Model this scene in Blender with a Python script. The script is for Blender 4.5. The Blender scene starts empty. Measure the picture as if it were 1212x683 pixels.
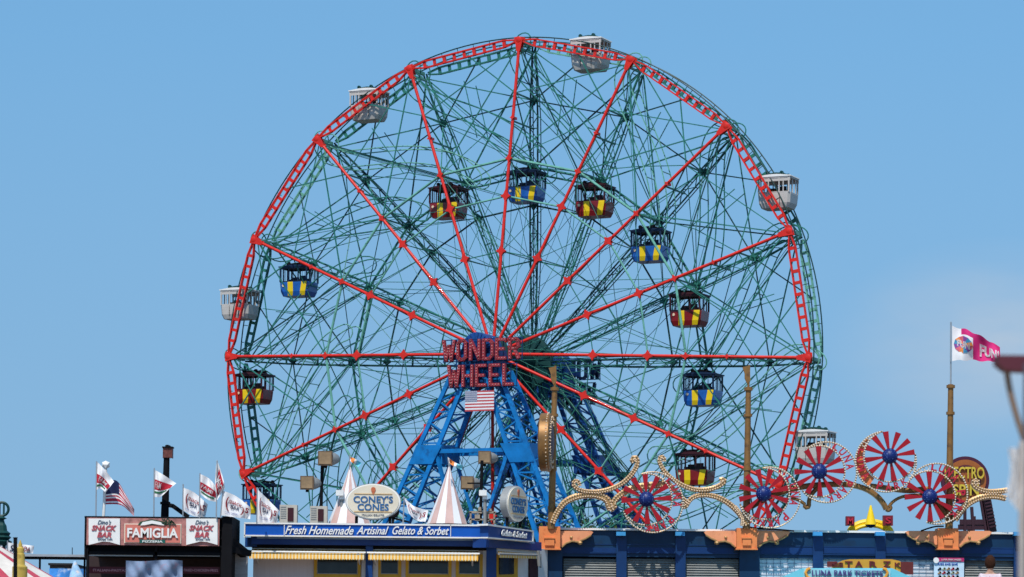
import bpy, bmesh, math, random
from math import sin, cos, pi, radians as R, tan, sqrt, atan2
from mathutils import Vector, Matrix
SC = bpy.context.scene
COL = SC.collection
# ---------------- camera ----------------
EYE = 1.7; F = 3704.165; PIT = R(3.0); ROLL = 0.01; SHIFT = 265.83
cam = bpy.data.cameras.new('camera'); camo = bpy.data.objects.new('camera', cam); COL.objects.link(camo); SC.camera = camo
cam.sensor_width = 36; cam.lens = 36*F/1212; cam.shift_y = SHIFT/1212; cam.shift_x = SHIFT*sin(ROLL)/1212
cam.clip_start = 0.5; cam.clip_end = 20000
Fw = Vector((0, cos(PIT), sin(PIT))); R0 = Vector((1, 0, 0)); U0 = Vector((0, -sin(PIT), cos(PIT)))
Rr = R0*cos(ROLL)+U0*sin(ROLL); Uu = U0*cos(ROLL)-R0*sin(ROLL)
EY = Vector((0, 0, EYE))
M3 = Matrix((Rr, Uu, -Fw)).transposed().to_4x4(); M3.translation = EY
camo.matrix_world = M3
cam.dof.use_dof = True; cam.dof.focus_distance = 137; cam.dof.aperture_fstop = 2.4
# ---------------- world, sun, exposure ----------------
SUN_EL, SUN_AZ = R(56), R(14)      # sun high behind the camera, a little to its left
W = bpy.data.worlds.new('World'); SC.world = W; W.use_nodes = True
nt = W.node_tree; bg = nt.nodes['Background']; bg.inputs['Strength'].default_value = 0.13
sky = nt.nodes.new('ShaderNodeTexSky'); sky.sky_type = 'NISHITA'; sky.sun_disc = False
sky.sun_elevation = SUN_EL; sky.sun_rotation = pi+SUN_AZ
sky.air_density = 1.0; sky.dust_density = 0.0; sky.ozone_density = 4.0; sky.altitude = 0
tc = nt.nodes.new('ShaderNodeTexCoord'); sx = nt.nodes.new('ShaderNodeSeparateXYZ'); cxy = nt.nodes.new('ShaderNodeCombineXYZ'); ma = nt.nodes.new('ShaderNodeMath'); ma.operation = 'MULTIPLY_ADD'
ma.inputs[1].default_value = .30; ma.inputs[2].default_value = .17      # read the sky a little above the haze line
NL = nt.links.new
NL(tc.outputs['Generated'], sx.inputs[0]); NL(sx.outputs[0], cxy.inputs[0]); NL(sx.outputs[1], cxy.inputs[1]); NL(sx.outputs[2], ma.inputs[0]); NL(ma.outputs[0], cxy.inputs[2]); NL(cxy.outputs[0], sky.inputs[0])
hs = nt.nodes.new('ShaderNodeHueSaturation'); NL(sky.outputs[0], hs.inputs['Color'])
hs.inputs['Saturation'].default_value = 1.16; hs.inputs['Hue'].default_value = .490
# one faint veil of cloud low in the south-east, and a thin milkiness elsewhere
cmap = nt.nodes.new('ShaderNodeMapping'); cmap.inputs['Scale'].default_value = (14, 14, 40); NL(tc.outputs['Generated'], cmap.inputs[0])
cn = nt.nodes.new('ShaderNodeTexNoise'); cn.inputs['Scale'].default_value = 1.0; cn.inputs['Detail'].default_value = 6; NL(cmap.outputs[0], cn.inputs['Vector'])
dv = nt.nodes.new('ShaderNodeVectorMath'); dv.operation = 'DISTANCE'; dv.inputs[1].default_value = (.165, .981, .100)
sc_ = nt.nodes.new('ShaderNodeVectorMath'); sc_.operation = 'MULTIPLY'; sc_.inputs[1].default_value = (1, 1, 1.6); NL(tc.outputs['Generated'], sc_.inputs[0]); 
dv.inputs[1].default_value = (.153, .983, .170); NL(sc_.outputs[0], dv.inputs[0])
cr = nt.nodes.new('ShaderNodeMapRange'); cr.inputs[1].default_value = .0; cr.inputs[2].default_value = .055; cr.inputs[3].default_value = 1; cr.inputs[4].default_value = 0; NL(dv.outputs['Value'], cr.inputs[0])
cr2 = nt.nodes.new('ShaderNodeMapRange'); cr2.inputs[1].default_value = .25; cr2.inputs[2].default_value = .6; NL(cn.outputs['Fac'], cr2.inputs[0])
mu = nt.nodes.new('ShaderNodeMath'); mu.operation = 'MULTIPLY'; NL(cr.outputs[0], mu.inputs[0]); NL(cr2.outputs[0], mu.inputs[1])
mu2 = nt.nodes.new('ShaderNodeMath'); mu2.operation = 'MULTIPLY_ADD'; mu2.inputs[1].default_value = .6; mu2.inputs[2].default_value = .0; NL(mu.outputs[0], mu2.inputs[0])
hz = nt.nodes.new('ShaderNodeMapRange'); hz.inputs[1].default_value = .0; hz.inputs[2].default_value = .2; hz.inputs[3].default_value = .55; hz.inputs[4].default_value = 0.; NL(sx.outputs[2], hz.inputs[0])
hm = nt.nodes.new('ShaderNodeMix'); hm.data_type = 'RGBA'; hm.inputs[7].default_value = (2.05, 3.0, 4.1, 1); NL(hz.outputs[0], hm.inputs[0]); NL(hs.outputs[0], hm.inputs[6])
cm = nt.nodes.new('ShaderNodeMix'); cm.data_type = 'RGBA'; cm.inputs[7].default_value = (4.3, 4.7, 5.2, 1); NL(mu2.outputs[0], cm.inputs[0]); NL(hm.outputs[2], cm.inputs[6]); NL(cm.outputs[2], bg.inputs['Color'])
sun = bpy.data.lights.new('sun', 'SUN'); suno = bpy.data.objects.new('sun', sun); COL.objects.link(suno)
sun.energy = 4.2; sun.angle = R(0.53); sun.color = (1.0, 0.95, 0.87)
SD = Vector((-sin(SUN_AZ)*cos(SUN_EL), -cos(SUN_AZ)*cos(SUN_EL), sin(SUN_EL)))
suno.rotation_euler = SD.to_track_quat('Z', 'Y').to_euler()
vs = SC.view_settings; vs.view_transform = 'Standard'; vs.look = 'None'; vs.exposure = 0.0; vs.gamma = 1; vs.use_curve_mapping = False

# ---------------- pixel <-> place ----------------
def ray(px, py):
    X = px-606; Y = py-341.5
    x = X*cos(ROLL)+Y*sin(ROLL); y = -X*sin(ROLL)+Y*cos(ROLL)-SHIFT
    return Fw + R0*(x/F) - U0*(y/F)
def at(px, py, Y):
    d = ray(px, py); return EY + d*(Y/d.y)
YAW = 0.43417; PHI = -0.03564; RW = 20.5
HUB = Vector((-0.33176, 200, EYE+20.5))
WU = Vector((cos(YAW), -sin(YAW), 0)); WN = Vector((-sin(YAW), -cos(YAW), 0))
MWH = Matrix.Translation(HUB) @ Matrix.Rotation(-YAW, 4, 'Z')
def uz(px, py, w):                      # pixel -> (u, z) on the wheel plane at axial offset w
    d = ray(px, py); o = HUB+WN*w
    t = (o-EY).dot(WN)/d.dot(WN); p = EY+d*t-o
    return p.dot(WU), p.z
def WL(u, z, w): return Vector((u, -w, z))   # wheel-local point
# ---------------- materials ----------------
def mat(name, col, rough=.5, metal=0., var=.18, scale=2.0, bump=0., dots=None, dscale=12., dthr=.25, coat=0., dirt=None, stretch=(1, 1, 1), spec=.3):
    m = bpy.data.materials.new(name); m.use_nodes = True; n = m.node_tree; b = n.nodes['Principled BSDF']; L = n.links.new
    b.inputs['Roughness'].default_value = rough; b.inputs['Metallic'].default_value = metal
    b.inputs['Specular IOR Level'].default_value = spec
    if coat: b.inputs['Coat Weight'].default_value = coat
    tc = n.nodes.new('ShaderNodeTexCoord'); mp = n.nodes.new('ShaderNodeMapping'); mp.inputs['Scale'].default_value = stretch
    L(tc.outputs['Object'], mp.inputs['Vector'])
    no = n.nodes.new('ShaderNodeTexNoise'); no.inputs['Scale'].default_value = scale; no.inputs['Detail'].default_value = 7; no.inputs['Roughness'].default_value = .65
    L(mp.outputs[0], no.inputs['Vector'])
    mr = n.nodes.new('ShaderNodeMapRange'); mr.inputs[1].default_value = .3; mr.inputs[2].default_value = .7
    mr.inputs[3].default_value = 1-var; mr.inputs[4].default_value = 1+var*.6
    L(no.outputs['Fac'], mr.inputs[0])
    mx = n.nodes.new('ShaderNodeMix'); mx.data_type = 'RGBA'; mx.blend_type = 'MULTIPLY'; mx.inputs[0].default_value = 1
    mx.inputs[6].default_value = (*col, 1); L(mr.outputs[0], mx.inputs[7]); out = mx.outputs[2]
    if dirt:
        n2 = n.nodes.new('ShaderNodeTexNoise'); n2.inputs['Scale'].default_value = scale*2.7; n2.inputs['Detail'].default_value = 9; L(mp.outputs[0], n2.inputs['Vector'])
        r2 = n.nodes.new('ShaderNodeMapRange'); r2.inputs[1].default_value = .56; r2.inputs[2].default_value = .68; r2.inputs[4].default_value = .75; L(n2.outputs['Fac'], r2.inputs[0])
        m2 = n.nodes.new('ShaderNodeMix'); m2.data_type = 'RGBA'; L(r2.outputs[0], m2.inputs[0]); L(out, m2.inputs[6]); m2.inputs[7].default_value = (*dirt, 1); out = m2.outputs[2]
    if dots:
        vo = n.nodes.new('ShaderNodeTexVoronoi'); vo.inputs['Scale'].default_value = dscale; vo.inputs['Randomness'].default_value = .35; L(tc.outputs['Object'], vo.inputs['Vector'])
        cm = n.nodes.new('ShaderNodeMath'); cm.operation = 'LESS_THAN'; cm.inputs[1].default_value = dthr; L(vo.outputs['Distance'], cm.inputs[0])
        m3 = n.nodes.new('ShaderNodeMix'); m3.data_type = 'RGBA'; L(cm.outputs[0], m3.inputs[0]); L(out, m3.inputs[6]); m3.inputs[7].default_value = (*dots, 1); out = m3.outputs[2]
    L(out, b.inputs['Base Color'])
    if bump:
        bp = n.nodes.new('ShaderNodeBump'); bp.inputs['Strength'].default_value = bump; bp.inputs['Distance'].default_value = .02
        L(no.outputs['Fac'], bp.inputs['Height']); L(bp.outputs[0], b.inputs['Normal'])
    return m
RED = mat('red paint', (.68, .020, .010), .42, coat=.1, var=.16, dirt=(.30, .03, .02))
GRN = mat('green paint', (.030, .185, .145), .45, var=.4, dirt=(.010, .06, .052))
GRNL = mat('sunlit green paint', (.15, .40, .31), .42, var=.3, dirt=(.05, .17, .13))  # wheel green as the sun lights it, put into the colour
GRND = mat('dark and shaded green paint', (.006, .048, .046), .5, var=.3)  # shaded tone of the wheel green, also used for plain dark green parts
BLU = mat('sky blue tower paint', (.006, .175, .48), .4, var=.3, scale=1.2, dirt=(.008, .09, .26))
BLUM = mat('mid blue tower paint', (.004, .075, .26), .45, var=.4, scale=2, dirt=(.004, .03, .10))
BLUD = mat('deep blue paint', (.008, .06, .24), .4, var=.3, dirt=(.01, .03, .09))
NAVY = mat('navy paint', (.004, .035, .13), .45, var=.2)
NAVY2 = mat('navy wall paint', (.001, .030, .085), .5, var=.22, scale=.9, dirt=(.003, .022, .06))
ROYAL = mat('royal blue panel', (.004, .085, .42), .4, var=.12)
WHITE = mat('white paint', (.78, .77, .74), .45, var=.1, scale=1.2)
CARW = mat('white car enamel', (.53, .49, .45), .4, var=.12, scale=1.3, dirt=(.50, .46, .42))
CARR = mat('maroon car enamel', (.22, .008, .012), .3, coat=.4, var=.2)
CARB = mat('blue car enamel', (.012, .11, .42), .3, coat=.4, var=.2)
DKRD = mat('dark maroon frame', (.045, .008, .012), .45)
DKBL = mat('dark blue frame', (.006, .02, .06), .45)
YEL = mat('yellow paint', (.85, .58, .012), .35, var=.1)
BLACK = mat('black steel', (.006, .006, .008), .8, var=.3, spec=.12)
GREY = mat('grey metal', (.32, .32, .31), .5, metal=.3, var=.2)
STEEL = mat('galvanised steel', (.5, .5, .5), .4, metal=.7, var=.2)
GOLD = mat('gold paint', (.46, .27, .11), .38, metal=.25, var=.25, dirt=(.20, .11, .05))
BRONZE = mat('aged bronze', (.28, .14, .045), .45, metal=.3, var=.3, dirt=(.1, .055, .03))
BULB = mat('frosted bulb glass', (.74, .54, .36), .2, var=.06)
BULBW = mat('white bulb glass', (.74, .64, .52), .2, var=.06)
BULBP = mat('pale pink bulb glass', (.62, .30, .28), .25, var=.1)
BLADE = mat('red blade with bulbs', (.34, .006, .014), .4, var=.25, dots=(.50, .10, .10), dscale=13, dthr=.22)
BALL = mat('blue ball with bulbs', (.004, .018, .13), .45, var=.2, dots=(.16, .24, .5), dscale=15, dthr=.22)
ORNG = mat('orange painted metal', (.78, .24, .075), .5, var=.12, dirt=(.62, .16, .05))
ORNG2 = mat('peach painted wing', (.82, .33, .16), .5, var=.12, dirt=(.60, .2, .10))
CREAM = mat('cream panel', (.70, .63, .50), .5, var=.08)
GLASS = mat('dark window glass', (.035, .045, .05), .08, var=.3)
DKINT = mat('dark interior', (.02, .018, .018), .7)
CYAN = mat('cyan roof paint', (.16, .56, .68), .5, var=.08)
PINKR = mat('sign letter red', (.33, .035, .045), .4, var=.15)
CLOTHW = mat('white flag cloth', (.78, .77, .78), .8, var=.06)
CLOTHR = mat('red flag print', (.42, .015, .035), .8, var=.1)
CLOTHB = mat('navy flag print', (.02, .035, .12), .8, var=.1)
CLOTHM = mat('magenta flag cloth', (.58, .02, .16), .8, var=.1)
CLOTHG = mat('green flag print', (.06, .24, .12), .8, var=.1)
CLOTHO = mat('orange flag print', (.75, .25, .06), .8, var=.3, scale=6)
# ---------------- mesh builder ----------------
MW = {}
class MB:
    def __init__(s): s.v = []; s.f = []; s.m = []; s.c = 0
    def mi(s, k): s.c = k; return s
    def add(s, vs_, fs):
        b = len(s.v); s.v += [Vector(p) for p in vs_]
        for f in fs: s.f.append(tuple(b+i for i in f)); s.m.append(s.c)
        return s
    def box(s, a, b):
        x0, x1 = sorted((a[0], b[0])); y0, y1 = sorted((a[1], b[1])); z0, z1 = sorted((a[2], b[2]))
        return s.add([(x0, y0, z0), (x1, y0, z0), (x1, y1, z0), (x0, y1, z0), (x0, y0, z1), (x1, y0, z1), (x1, y1, z1), (x0, y1, z1)],
                     [(0, 3, 2, 1), (4, 5, 6, 7), (0, 1, 5, 4), (1, 2, 6, 5), (2, 3, 7, 6), (3, 0, 4, 7)])
    def beam(s, a, b, w, h=None, up=(0, 0, 1)):
        a = Vector(a); b = Vector(b); h = h or w; d = (b-a)
        if d.length < 1e-6: return s
        d.normalize(); up = Vector(up)
        if abs(d.dot(up)) > .98: up = Vector((0, 1, 0)) if abs(d.y) < .9 else Vector((1, 0, 0))
        sx = d.cross(up).normalized()*(w/2); sz = sx.cross(d).normalized()*(h/2)
        return s.add([a-sx-sz, a+sx-sz, a+sx+sz, a-sx+sz, b-sx-sz, b+sx-sz, b+sx+sz, b-sx+sz],
                     [(0, 1, 2, 3), (7, 6, 5, 4), (0, 4, 5, 1), (1, 5, 6, 2), (2, 6, 7, 3), (3, 7, 4, 0)])
    def tube(s, pts, r, n=8, cap=True, closed=False):
        pts = [Vector(p) for p in pts]; N = len(pts); rs = r if isinstance(r, (list, tuple)) else [r]*N
        b = len(s.v); pr = None
        for i, p in enumerate(pts):
            if closed: t = pts[(i+1) % N]-pts[i-1]
            else: t = pts[min(i+1, N-1)]-pts[max(i-1, 0)]
            t.normalize()
            if pr is None:
                q = Vector((0, 0, 1)) if abs(t.z) < .9 else Vector((0, 1, 0)); pr = (q-t*q.dot(t)).normalized()
            else:
                pr = (pr-t*pr.dot(t)).normalized()
            bi = t.cross(pr)
            for k in range(n): s.v.append(p+(pr*cos(2*pi*k/n)+bi*sin(2*pi*k/n))*rs[i])
        M = N if closed else N-1
        for i in range(M):
            j = (i+1) % N
            for k in range(n):
                l = (k+1) % n; s.f.append((b+i*n+k, b+i*n+l, b+j*n+l, b+j*n+k)); s.m.append(s.c)
        if cap and not closed:
            s.f.append(tuple(b+k for k in range(n))[::-1]); s.m.append(s.c)
            s.f.append(tuple(b+(N-1)*n+k for k in range(n))); s.m.append(s.c)
        return s
    def lathe(s, o, prof, n=24, axis=(0, 0, 1), ref=(1, 0, 0)):   # prof: (r, h) list
        o = Vector(o); ax = Vector(axis).normalized(); rx = Vector(ref); rx = (rx-ax*rx.dot(ax)).normalized(); ry = ax.cross(rx); b = len(s.v)
        for r, h in prof:
            for k in range(n): s.v.append(o+ax*h+(rx*cos(2*pi*k/n)+ry*sin(2*pi*k/n))*max(r, 1e-4))
        for i in range(len(prof)-1):
            for k in range(n):
                l = (k+1) % n; s.f.append((b+i*n+k, b+i*n+l, b+(i+1)*n+l, b+(i+1)*n+k)); s.m.append(s.c)
        s.f.append(tuple(b+k for k in range(n))[::-1]); s.m.append(s.c)
        e = b+(len(prof)-1)*n; s.f.append(tuple(e+k for k in range(n))); s.m.append(s.c)
        return s
    def ball(s, o, r, sub=0):
        o = Vector(o); t = (1+sqrt(5))/2; k = r/sqrt(1+t*t)
        V = [(-1, t, 0), (1, t, 0), (-1, -t, 0), (1, -t, 0), (0, -1, t), (0, 1, t), (0, -1, -t), (0, 1, -t), (t, 0, -1), (t, 0, 1), (-t, 0, -1), (-t, 0, 1)]
        Fc = [(0, 11, 5), (0, 5, 1), (0, 1, 7), (0, 7, 10), (0, 10, 11), (1, 5, 9), (5, 11, 4), (11, 10, 2), (10, 7, 6), (7, 1, 8), (3, 9, 4), (3, 4, 2), (3, 2, 6), (3, 6, 8), (3, 8, 9), (4, 9, 5), (2, 4, 11), (6, 2, 10), (8, 6, 7), (9, 8, 1)]
        return s.add([o+Vector(v)*k for v in V], Fc)
    def prism(s, poly, o, r, u, t):    # 2D polygon in frame (o, r, u), thickness t behind/forward symmetric
        o, r, u = Vector(o), Vector(r), Vector(u); nn = r.cross(u); n = len(poly)
        vs_ = [o+r*x+u*y+nn*(t/2) for x, y in poly]+[o+r*x+u*y-nn*(t/2) for x, y in poly]
        A = sum(poly[i][0]*poly[(i+1) % n][1]-poly[(i+1) % n][0]*poly[i][1] for i in range(n))
        fs = [tuple(range(n)), tuple(range(2*n-1, n-1, -1))]+[(i, i+n, (i+1) % n+n, (i+1) % n) for i in range(n)]
        if A < 0: fs = [f[::-1] for f in fs]
        return s.add(vs_, fs)
    def build(s, name, mats, parent=None, world=True, smooth=False):
        mats = mats if isinstance(mats, (list, tuple)) else [mats]
        me = bpy.data.meshes.new(name); vv = s.v
        P = MW.get(parent.name) if parent else None
        if P is not None and world: Pi = P.inverted(); vv = [Pi @ v for v in vv]
        me.from_pydata([tuple(v) for v in vv], [], s.f)
        for m in mats: me.materials.append(m)
        me.polygons.foreach_set('material_index', s.m)
        if smooth:
            me.polygons.foreach_set('use_smooth', [True]*len(s.f))
            me.set_sharp_from_angle(angle=R(38))
        me.update(); o = bpy.data.objects.new(name, me); COL.objects.link(o)
        if parent: o.parent = parent; MW[o.name] = P if P is not None else Matrix()
        else: MW[o.name] = Matrix()
        return o
def tag(o, label, cat, group=None, kind=None):
    o['label'] = label; o['category'] = cat
    if group: o['group'] = group
    if kind: o['kind'] = kind
    return o
def thing(name, label, cat, loc, rz=0., group=None):
    o = bpy.data.objects.new(name, None); COL.objects.link(o); o.location = loc; o.rotation_euler = (0, 0, rz)
    o.empty_display_size = .3; MW[o.name] = Matrix.Translation(Vector(loc)) @ Matrix.Rotation(rz, 4, 'Z')
    return tag(o, label, cat, group)
def structure(o): o['kind'] = 'structure'; return o
def solo(mb, name, m, label, cat, group=None, smooth=False):   # thing that is one mesh, origin at its own base
    c = Vector((sum(v.x for v in mb.v)/len(mb.v), sum(v.y for v in mb.v)/len(mb.v), min(v.z for v in mb.v)))
    mb.v = [v-c for v in mb.v]; o = mb.build(name, m, smooth=smooth); o.location = c; MW[o.name] = Matrix.Translation(c)
    return tag(o, label, cat, group)
def copy_tree(o, parent=None):
    c = o.copy(); COL.objects.link(c); c.parent = parent
    for ch in o.children: copy_tree(ch, c)
    return c
def txt(s, w, h, t=.02, shear=0., bold=0., res=3, keep=False):
    """text as (verts, faces) with a w x h face centred on the origin"""
    cu = bpy.data.curves.new('t', 'FONT'); cu.body = s; cu.size = 1; cu.extrude = .5; cu.shear = shear; cu.offset = bold; cu.resolution_u = res
    o = bpy.data.objects.new('t', cu); COL.objects.link(o)
    dg = bpy.context.evaluated_depsgraph_get(); me = bpy.data.meshes.new_from_object(o.evaluated_get(dg))
    vs_ = [v.co.copy() for v in me.vertices]; fs = [tuple(p.vertices) for p in me.polygons]
    bpy.data.objects.remove(o); bpy.data.curves.remove(cu); bpy.data.meshes.remove(me)
    x0 = min(v.x for v in vs_); x1 = max(v.x for v in vs_); y0 = min(v.y for v in vs_); y1 = max(v.y for v in vs_)
    kx = w/(x1-x0); ky = h/(y1-y0)
    if keep: kx = min(kx, ky); ky = kx
    return [Vector(((v.x-(x0+x1)/2)*kx, (v.y-(y0+y1)/2)*ky, v.z*t)) for v in vs_], fs
def put_text(mb, s, o, r, u, w, h, t=.02, **k):
    vs_, fs = txt(s, w, h, t, **k); o, r, u = Vector(o), Vector(r).normalized(), Vector(u).normalized(); n = r.cross(u)
    mb.add([o+r*v.x+u*v.y+n*v.z for v in vs_], fs); return mb
X1, Z1 = Vector((1, 0, 0)), Vector((0, 0, 1))
def pbox(mb, x0, y0, x1, y1, Y, d):    # box whose front face covers the pixel rectangle at depth Y, going d back
    ym = (y0+y1)/2; xm = (x0+x1)/2
    a = at(x0, ym, Y).x; b = at(x1, ym, Y).x; t = at(xm, y0, Y).z; c = at(xm, y1, Y).z
    return mb.box((a, Y, c), (b, Y+d, t))
# ---------------- the ground ----------------
def sheet(name, x0, x1, y0, y1, z, m, th=None):
    mb = MB()
    if th: mb.box((x0, y0, z-th), (x1, y1, z))
    else: mb.add([(x0, y0, z), (x1, y0, z), (x1, y1, z), (x0, y1, z)], [(0, 1, 2, 3)])
    return structure(mb.build(name, m))
SAND = mat('beach sand', (.42, .35, .25), .9, var=.2, scale=.6, bump=.5)
ASPH = mat('asphalt ground', (.06, .06, .06), .9, var=.3, scale=.3)
PLANK = mat('boardwalk planks', (.26, .20, .15), .8, var=.35, scale=1.5, stretch=(8, .4, 1))
sheet('ground', -6000, 6000, -3000, 9000, -.05, ASPH)
sheet('beach', -300, 300, -60, 60, 0, SAND)
sheet('boardwalk', -200, 200, 60, 103.5, 2.4, PLANK, 2.3)
sheet('pavement', -200, 200, 103.5, 135, 2.38, ASPH, 2.36)
# ---------------- the wheel ----------------
WB, WHF, WHB = -2.24, 1.957, -4.2
def P(r, a, w): return WL(r*cos(a), r*sin(a), w)
def ang(i): return PHI+i*pi/8
R0S = .9
def SF(i, t): return P(RW*t, ang(i), WHF*(1-t))
def SB(i, t): return P(RW*t, ang(i), WHB+(WB-WHB)*t)
wheel = thing('ferris_wheel', 'giant open wheel with red front spokes and green lattice rim in the centre', 'ferris wheel', HUB-Vector((0, 0, 20.5)), -YAW)
MW[wheel.name] = MWH @ Matrix.Translation((0, 0, -20.5))
# all wheel parts are built in wheel-local coordinates lifted by 20.5
LIFT = Vector((0, 0, 20.5))
def wb(mb, name, m, smooth=False, parent=None):
    mb.v = [v+LIFT for v in mb.v]; return mb.build(name, m, parent or wheel, world=False, smooth=smooth)
random.seed(4)
T1, T2, T3, T4 = .325, .50, .62, .83
for i in range(16):
    a = ang(i); mb = MB()
    mb.tube([P(R0S, a, WHF), SF(i, 1)], .102, 10)
    er = Vector((cos(a), 0, sin(a))); et = Vector((-sin(a), 0, cos(a)))
    for t, k in ((T1, .36), (T2, .36), (T3, .25), (.75, .17)):
        c = SF(i, t)
        poly = [(k*1.3, 0), (k*.35, k*.42), (0, k), (-k*.35, k*.42), (-k*1.3, 0), (-k*.35, -k*.42), (0, -k), (k*.35, -k*.42)]
        mb.prism(poly, c+Vector((0, -.1, 0)), er, et, .16)
        mb.beam(c, c+Vector((0, .45, 0)), .16)
    # end plates at the rim
    c = SF(i, 1)
    mb.prism([(.16, -.34), (.2, 0), (.16, .34), (-.28, .22), (-.75, .12), (-.75, -.12), (-.28, -.22)], c+Vector((0, -.14, 0)), er, et, .05)
    mb.prism([(.16, -.34), (.2, 0), (.16, .34), (-.28, .22), (-.75, .12), (-.75, -.12), (-.28, -.22)], c+Vector((0, .14, 0)), er, et, .05)
    mb.lathe(c+Vector((0, .16, 0)), [(.2, 0), (.2, .33), (.12, .36)], 12, (0, -1, 0))
    wb(mb, 'spoke', RED, True)
for i in range(16):          # back spokes are lattice girders
    a = ang(i); mb = MB(); et = Vector((-sin(a), 0, cos(a)))
    A, B = P(R0S, a, WHB), SB(i, 1); n = 26
    def q(k, s): t = k/n; p = A.lerp(B, t); return p+et*s*(.10+.17*min(1, 3*t, 5*(1-t)))
    for s in (-1, 1):
        mb.tube([q(k, s) for k in range(0, n+1, 2)], .06, 6)
        mb.tube([q(k, s)+Vector((0, .5*min(1, 4*k/n, 4*(1-k/n)), 0)) for k in range(0, n+1, 2)], .036, 5)
    for k in range(n): mb.beam(q(k, 1 if k % 2 else -1), q(k+1, -1 if k % 2 else 1), .045)
    for k in range(1, n, 3): mb.beam(q(k, -1), q(k, 1), .12, .05)
    for k in range(2, n, 3):
        o_ = Vector((0, .5*min(1, 4*k/n, 4*(1-k/n)), 0)); mb.beam(q(k, -1), q(k, -1)+o_, .05); mb.beam(q(k, 1), q(k, 1)+o_, .05)
    for t in (T2, T3, T4):
        c = SB(i, t); er = Vector((cos(a), 0, sin(a))); mb.prism([(.34, 0), (0, .24), (-.34, 0), (0, -.24)], c, er, et, .2)
    wb(mb, 'spoke', GRN if i % 2 else GRND, True)
def rim_section(i, w, m, red):
    a, b = ang(i), ang(i+1); A, B = P(RW, a, w), P(RW, b, w); am = (a+b)/2
    er = Vector((cos(am), 0, sin(am))); d = (B-A).normalized(); Lg = (B-A).length; mb = MB()
    hh = .225; e = .42
    for dy in (-.09, .09):
        y = Vector((0, dy, 0))
        for s in (-1, 1):
            pts = [A+d*e*.6+er*s*.05+y, A+d*1.1+er*s*hh+y, B-d*1.1+er*s*hh+y, B-d*e*.6+er*s*.05+y]
            for p0, p1 in zip(pts, pts[1:]): mb.beam(p0, p1, .06, .075, er)
    for k in range(9):
        c = A+d*(1.1+(Lg-2.2)*k/8)
        mb.beam(c-er*(hh-.03), c+er*(hh-.03), .17 if k % 3 == 0 else .085, .2, d)
    if k and red:
        pass
    wb(mb, 'rim_section', m)
for i in range(16):
    rim_section(i, 0, RED, True); rim_section(i, WB, GRN if i % 3 else GRNL, False)
# drive cable hoops with stand-offs
for w in (-.32, WB+.3):
    mb = MB(); rr = RW+.22
    mb.tube([P(rr, 2*pi*k/192, w) for k in range(192)], .042, 6, closed=True)
    for i in range(16):
        for k in range(1, 7):
            f = k/7; a = ang(i)+pi/8*f; pl = P(RW, ang(i), w).lerp(P(RW, ang(i+1), w), f)
            rc = sqrt(pl.x**2+pl.z**2)+.2; mb.tube([P(rc, a, w), P(rr, a, w)], .024, 5)
    wb(mb, 'cable_hoop', GRND, True)
# ties between the two rims
mb = MB()
for i in range(16):
    mb.beam(P(RW, ang(i), -.2), P(RW, ang(i), WB+.2), .2)
    mb.beam(P(RW-.5, ang(i), -.2), P(RW-.5, ang(i), WB+.2), .12)
    mb.beam(P(RW, ang(i), -.2), P(RW-.5, ang(i), WB+.2), .08)
wb(mb, 'rim_tie', GRNL)
# inner rings
def ring(t, fn, r, m, dbl=0.):
    mb = MB()
    for i in range(16):
        A, B = fn(i, t), fn(i+1, t); mb.tube([A, B], r, 7)
        if dbl:
            s = 1-dbl/(RW*t)
            A2 = Vector((A.x*s, A.y, A.z*s)); B2 = Vector((B.x*s, B.y, B.z*s)); mb.tube([A2, B2], r*.8, 6)
            for k in range(8):
                p = (A if k % 2 else A2).lerp(B if k % 2 else B2, k/8); q_ = (A2 if k % 2 else A).lerp(B2 if k % 2 else B, (k+1)/8); mb.beam(p, q_, .05)
    wb(mb, 'inner_ring', m, True)
ring(T1, SF, .035, GRN); ring(T2, SF, .06, GRNL); ring(T3, SF, .085, GRNL, .0)
ring(T1, SB, .05, GRN); ring(T2, SB, .06, GRND); ring(T3, SB, .08, GRN, .42); ring(T4, SB, .045, GRND)
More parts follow.
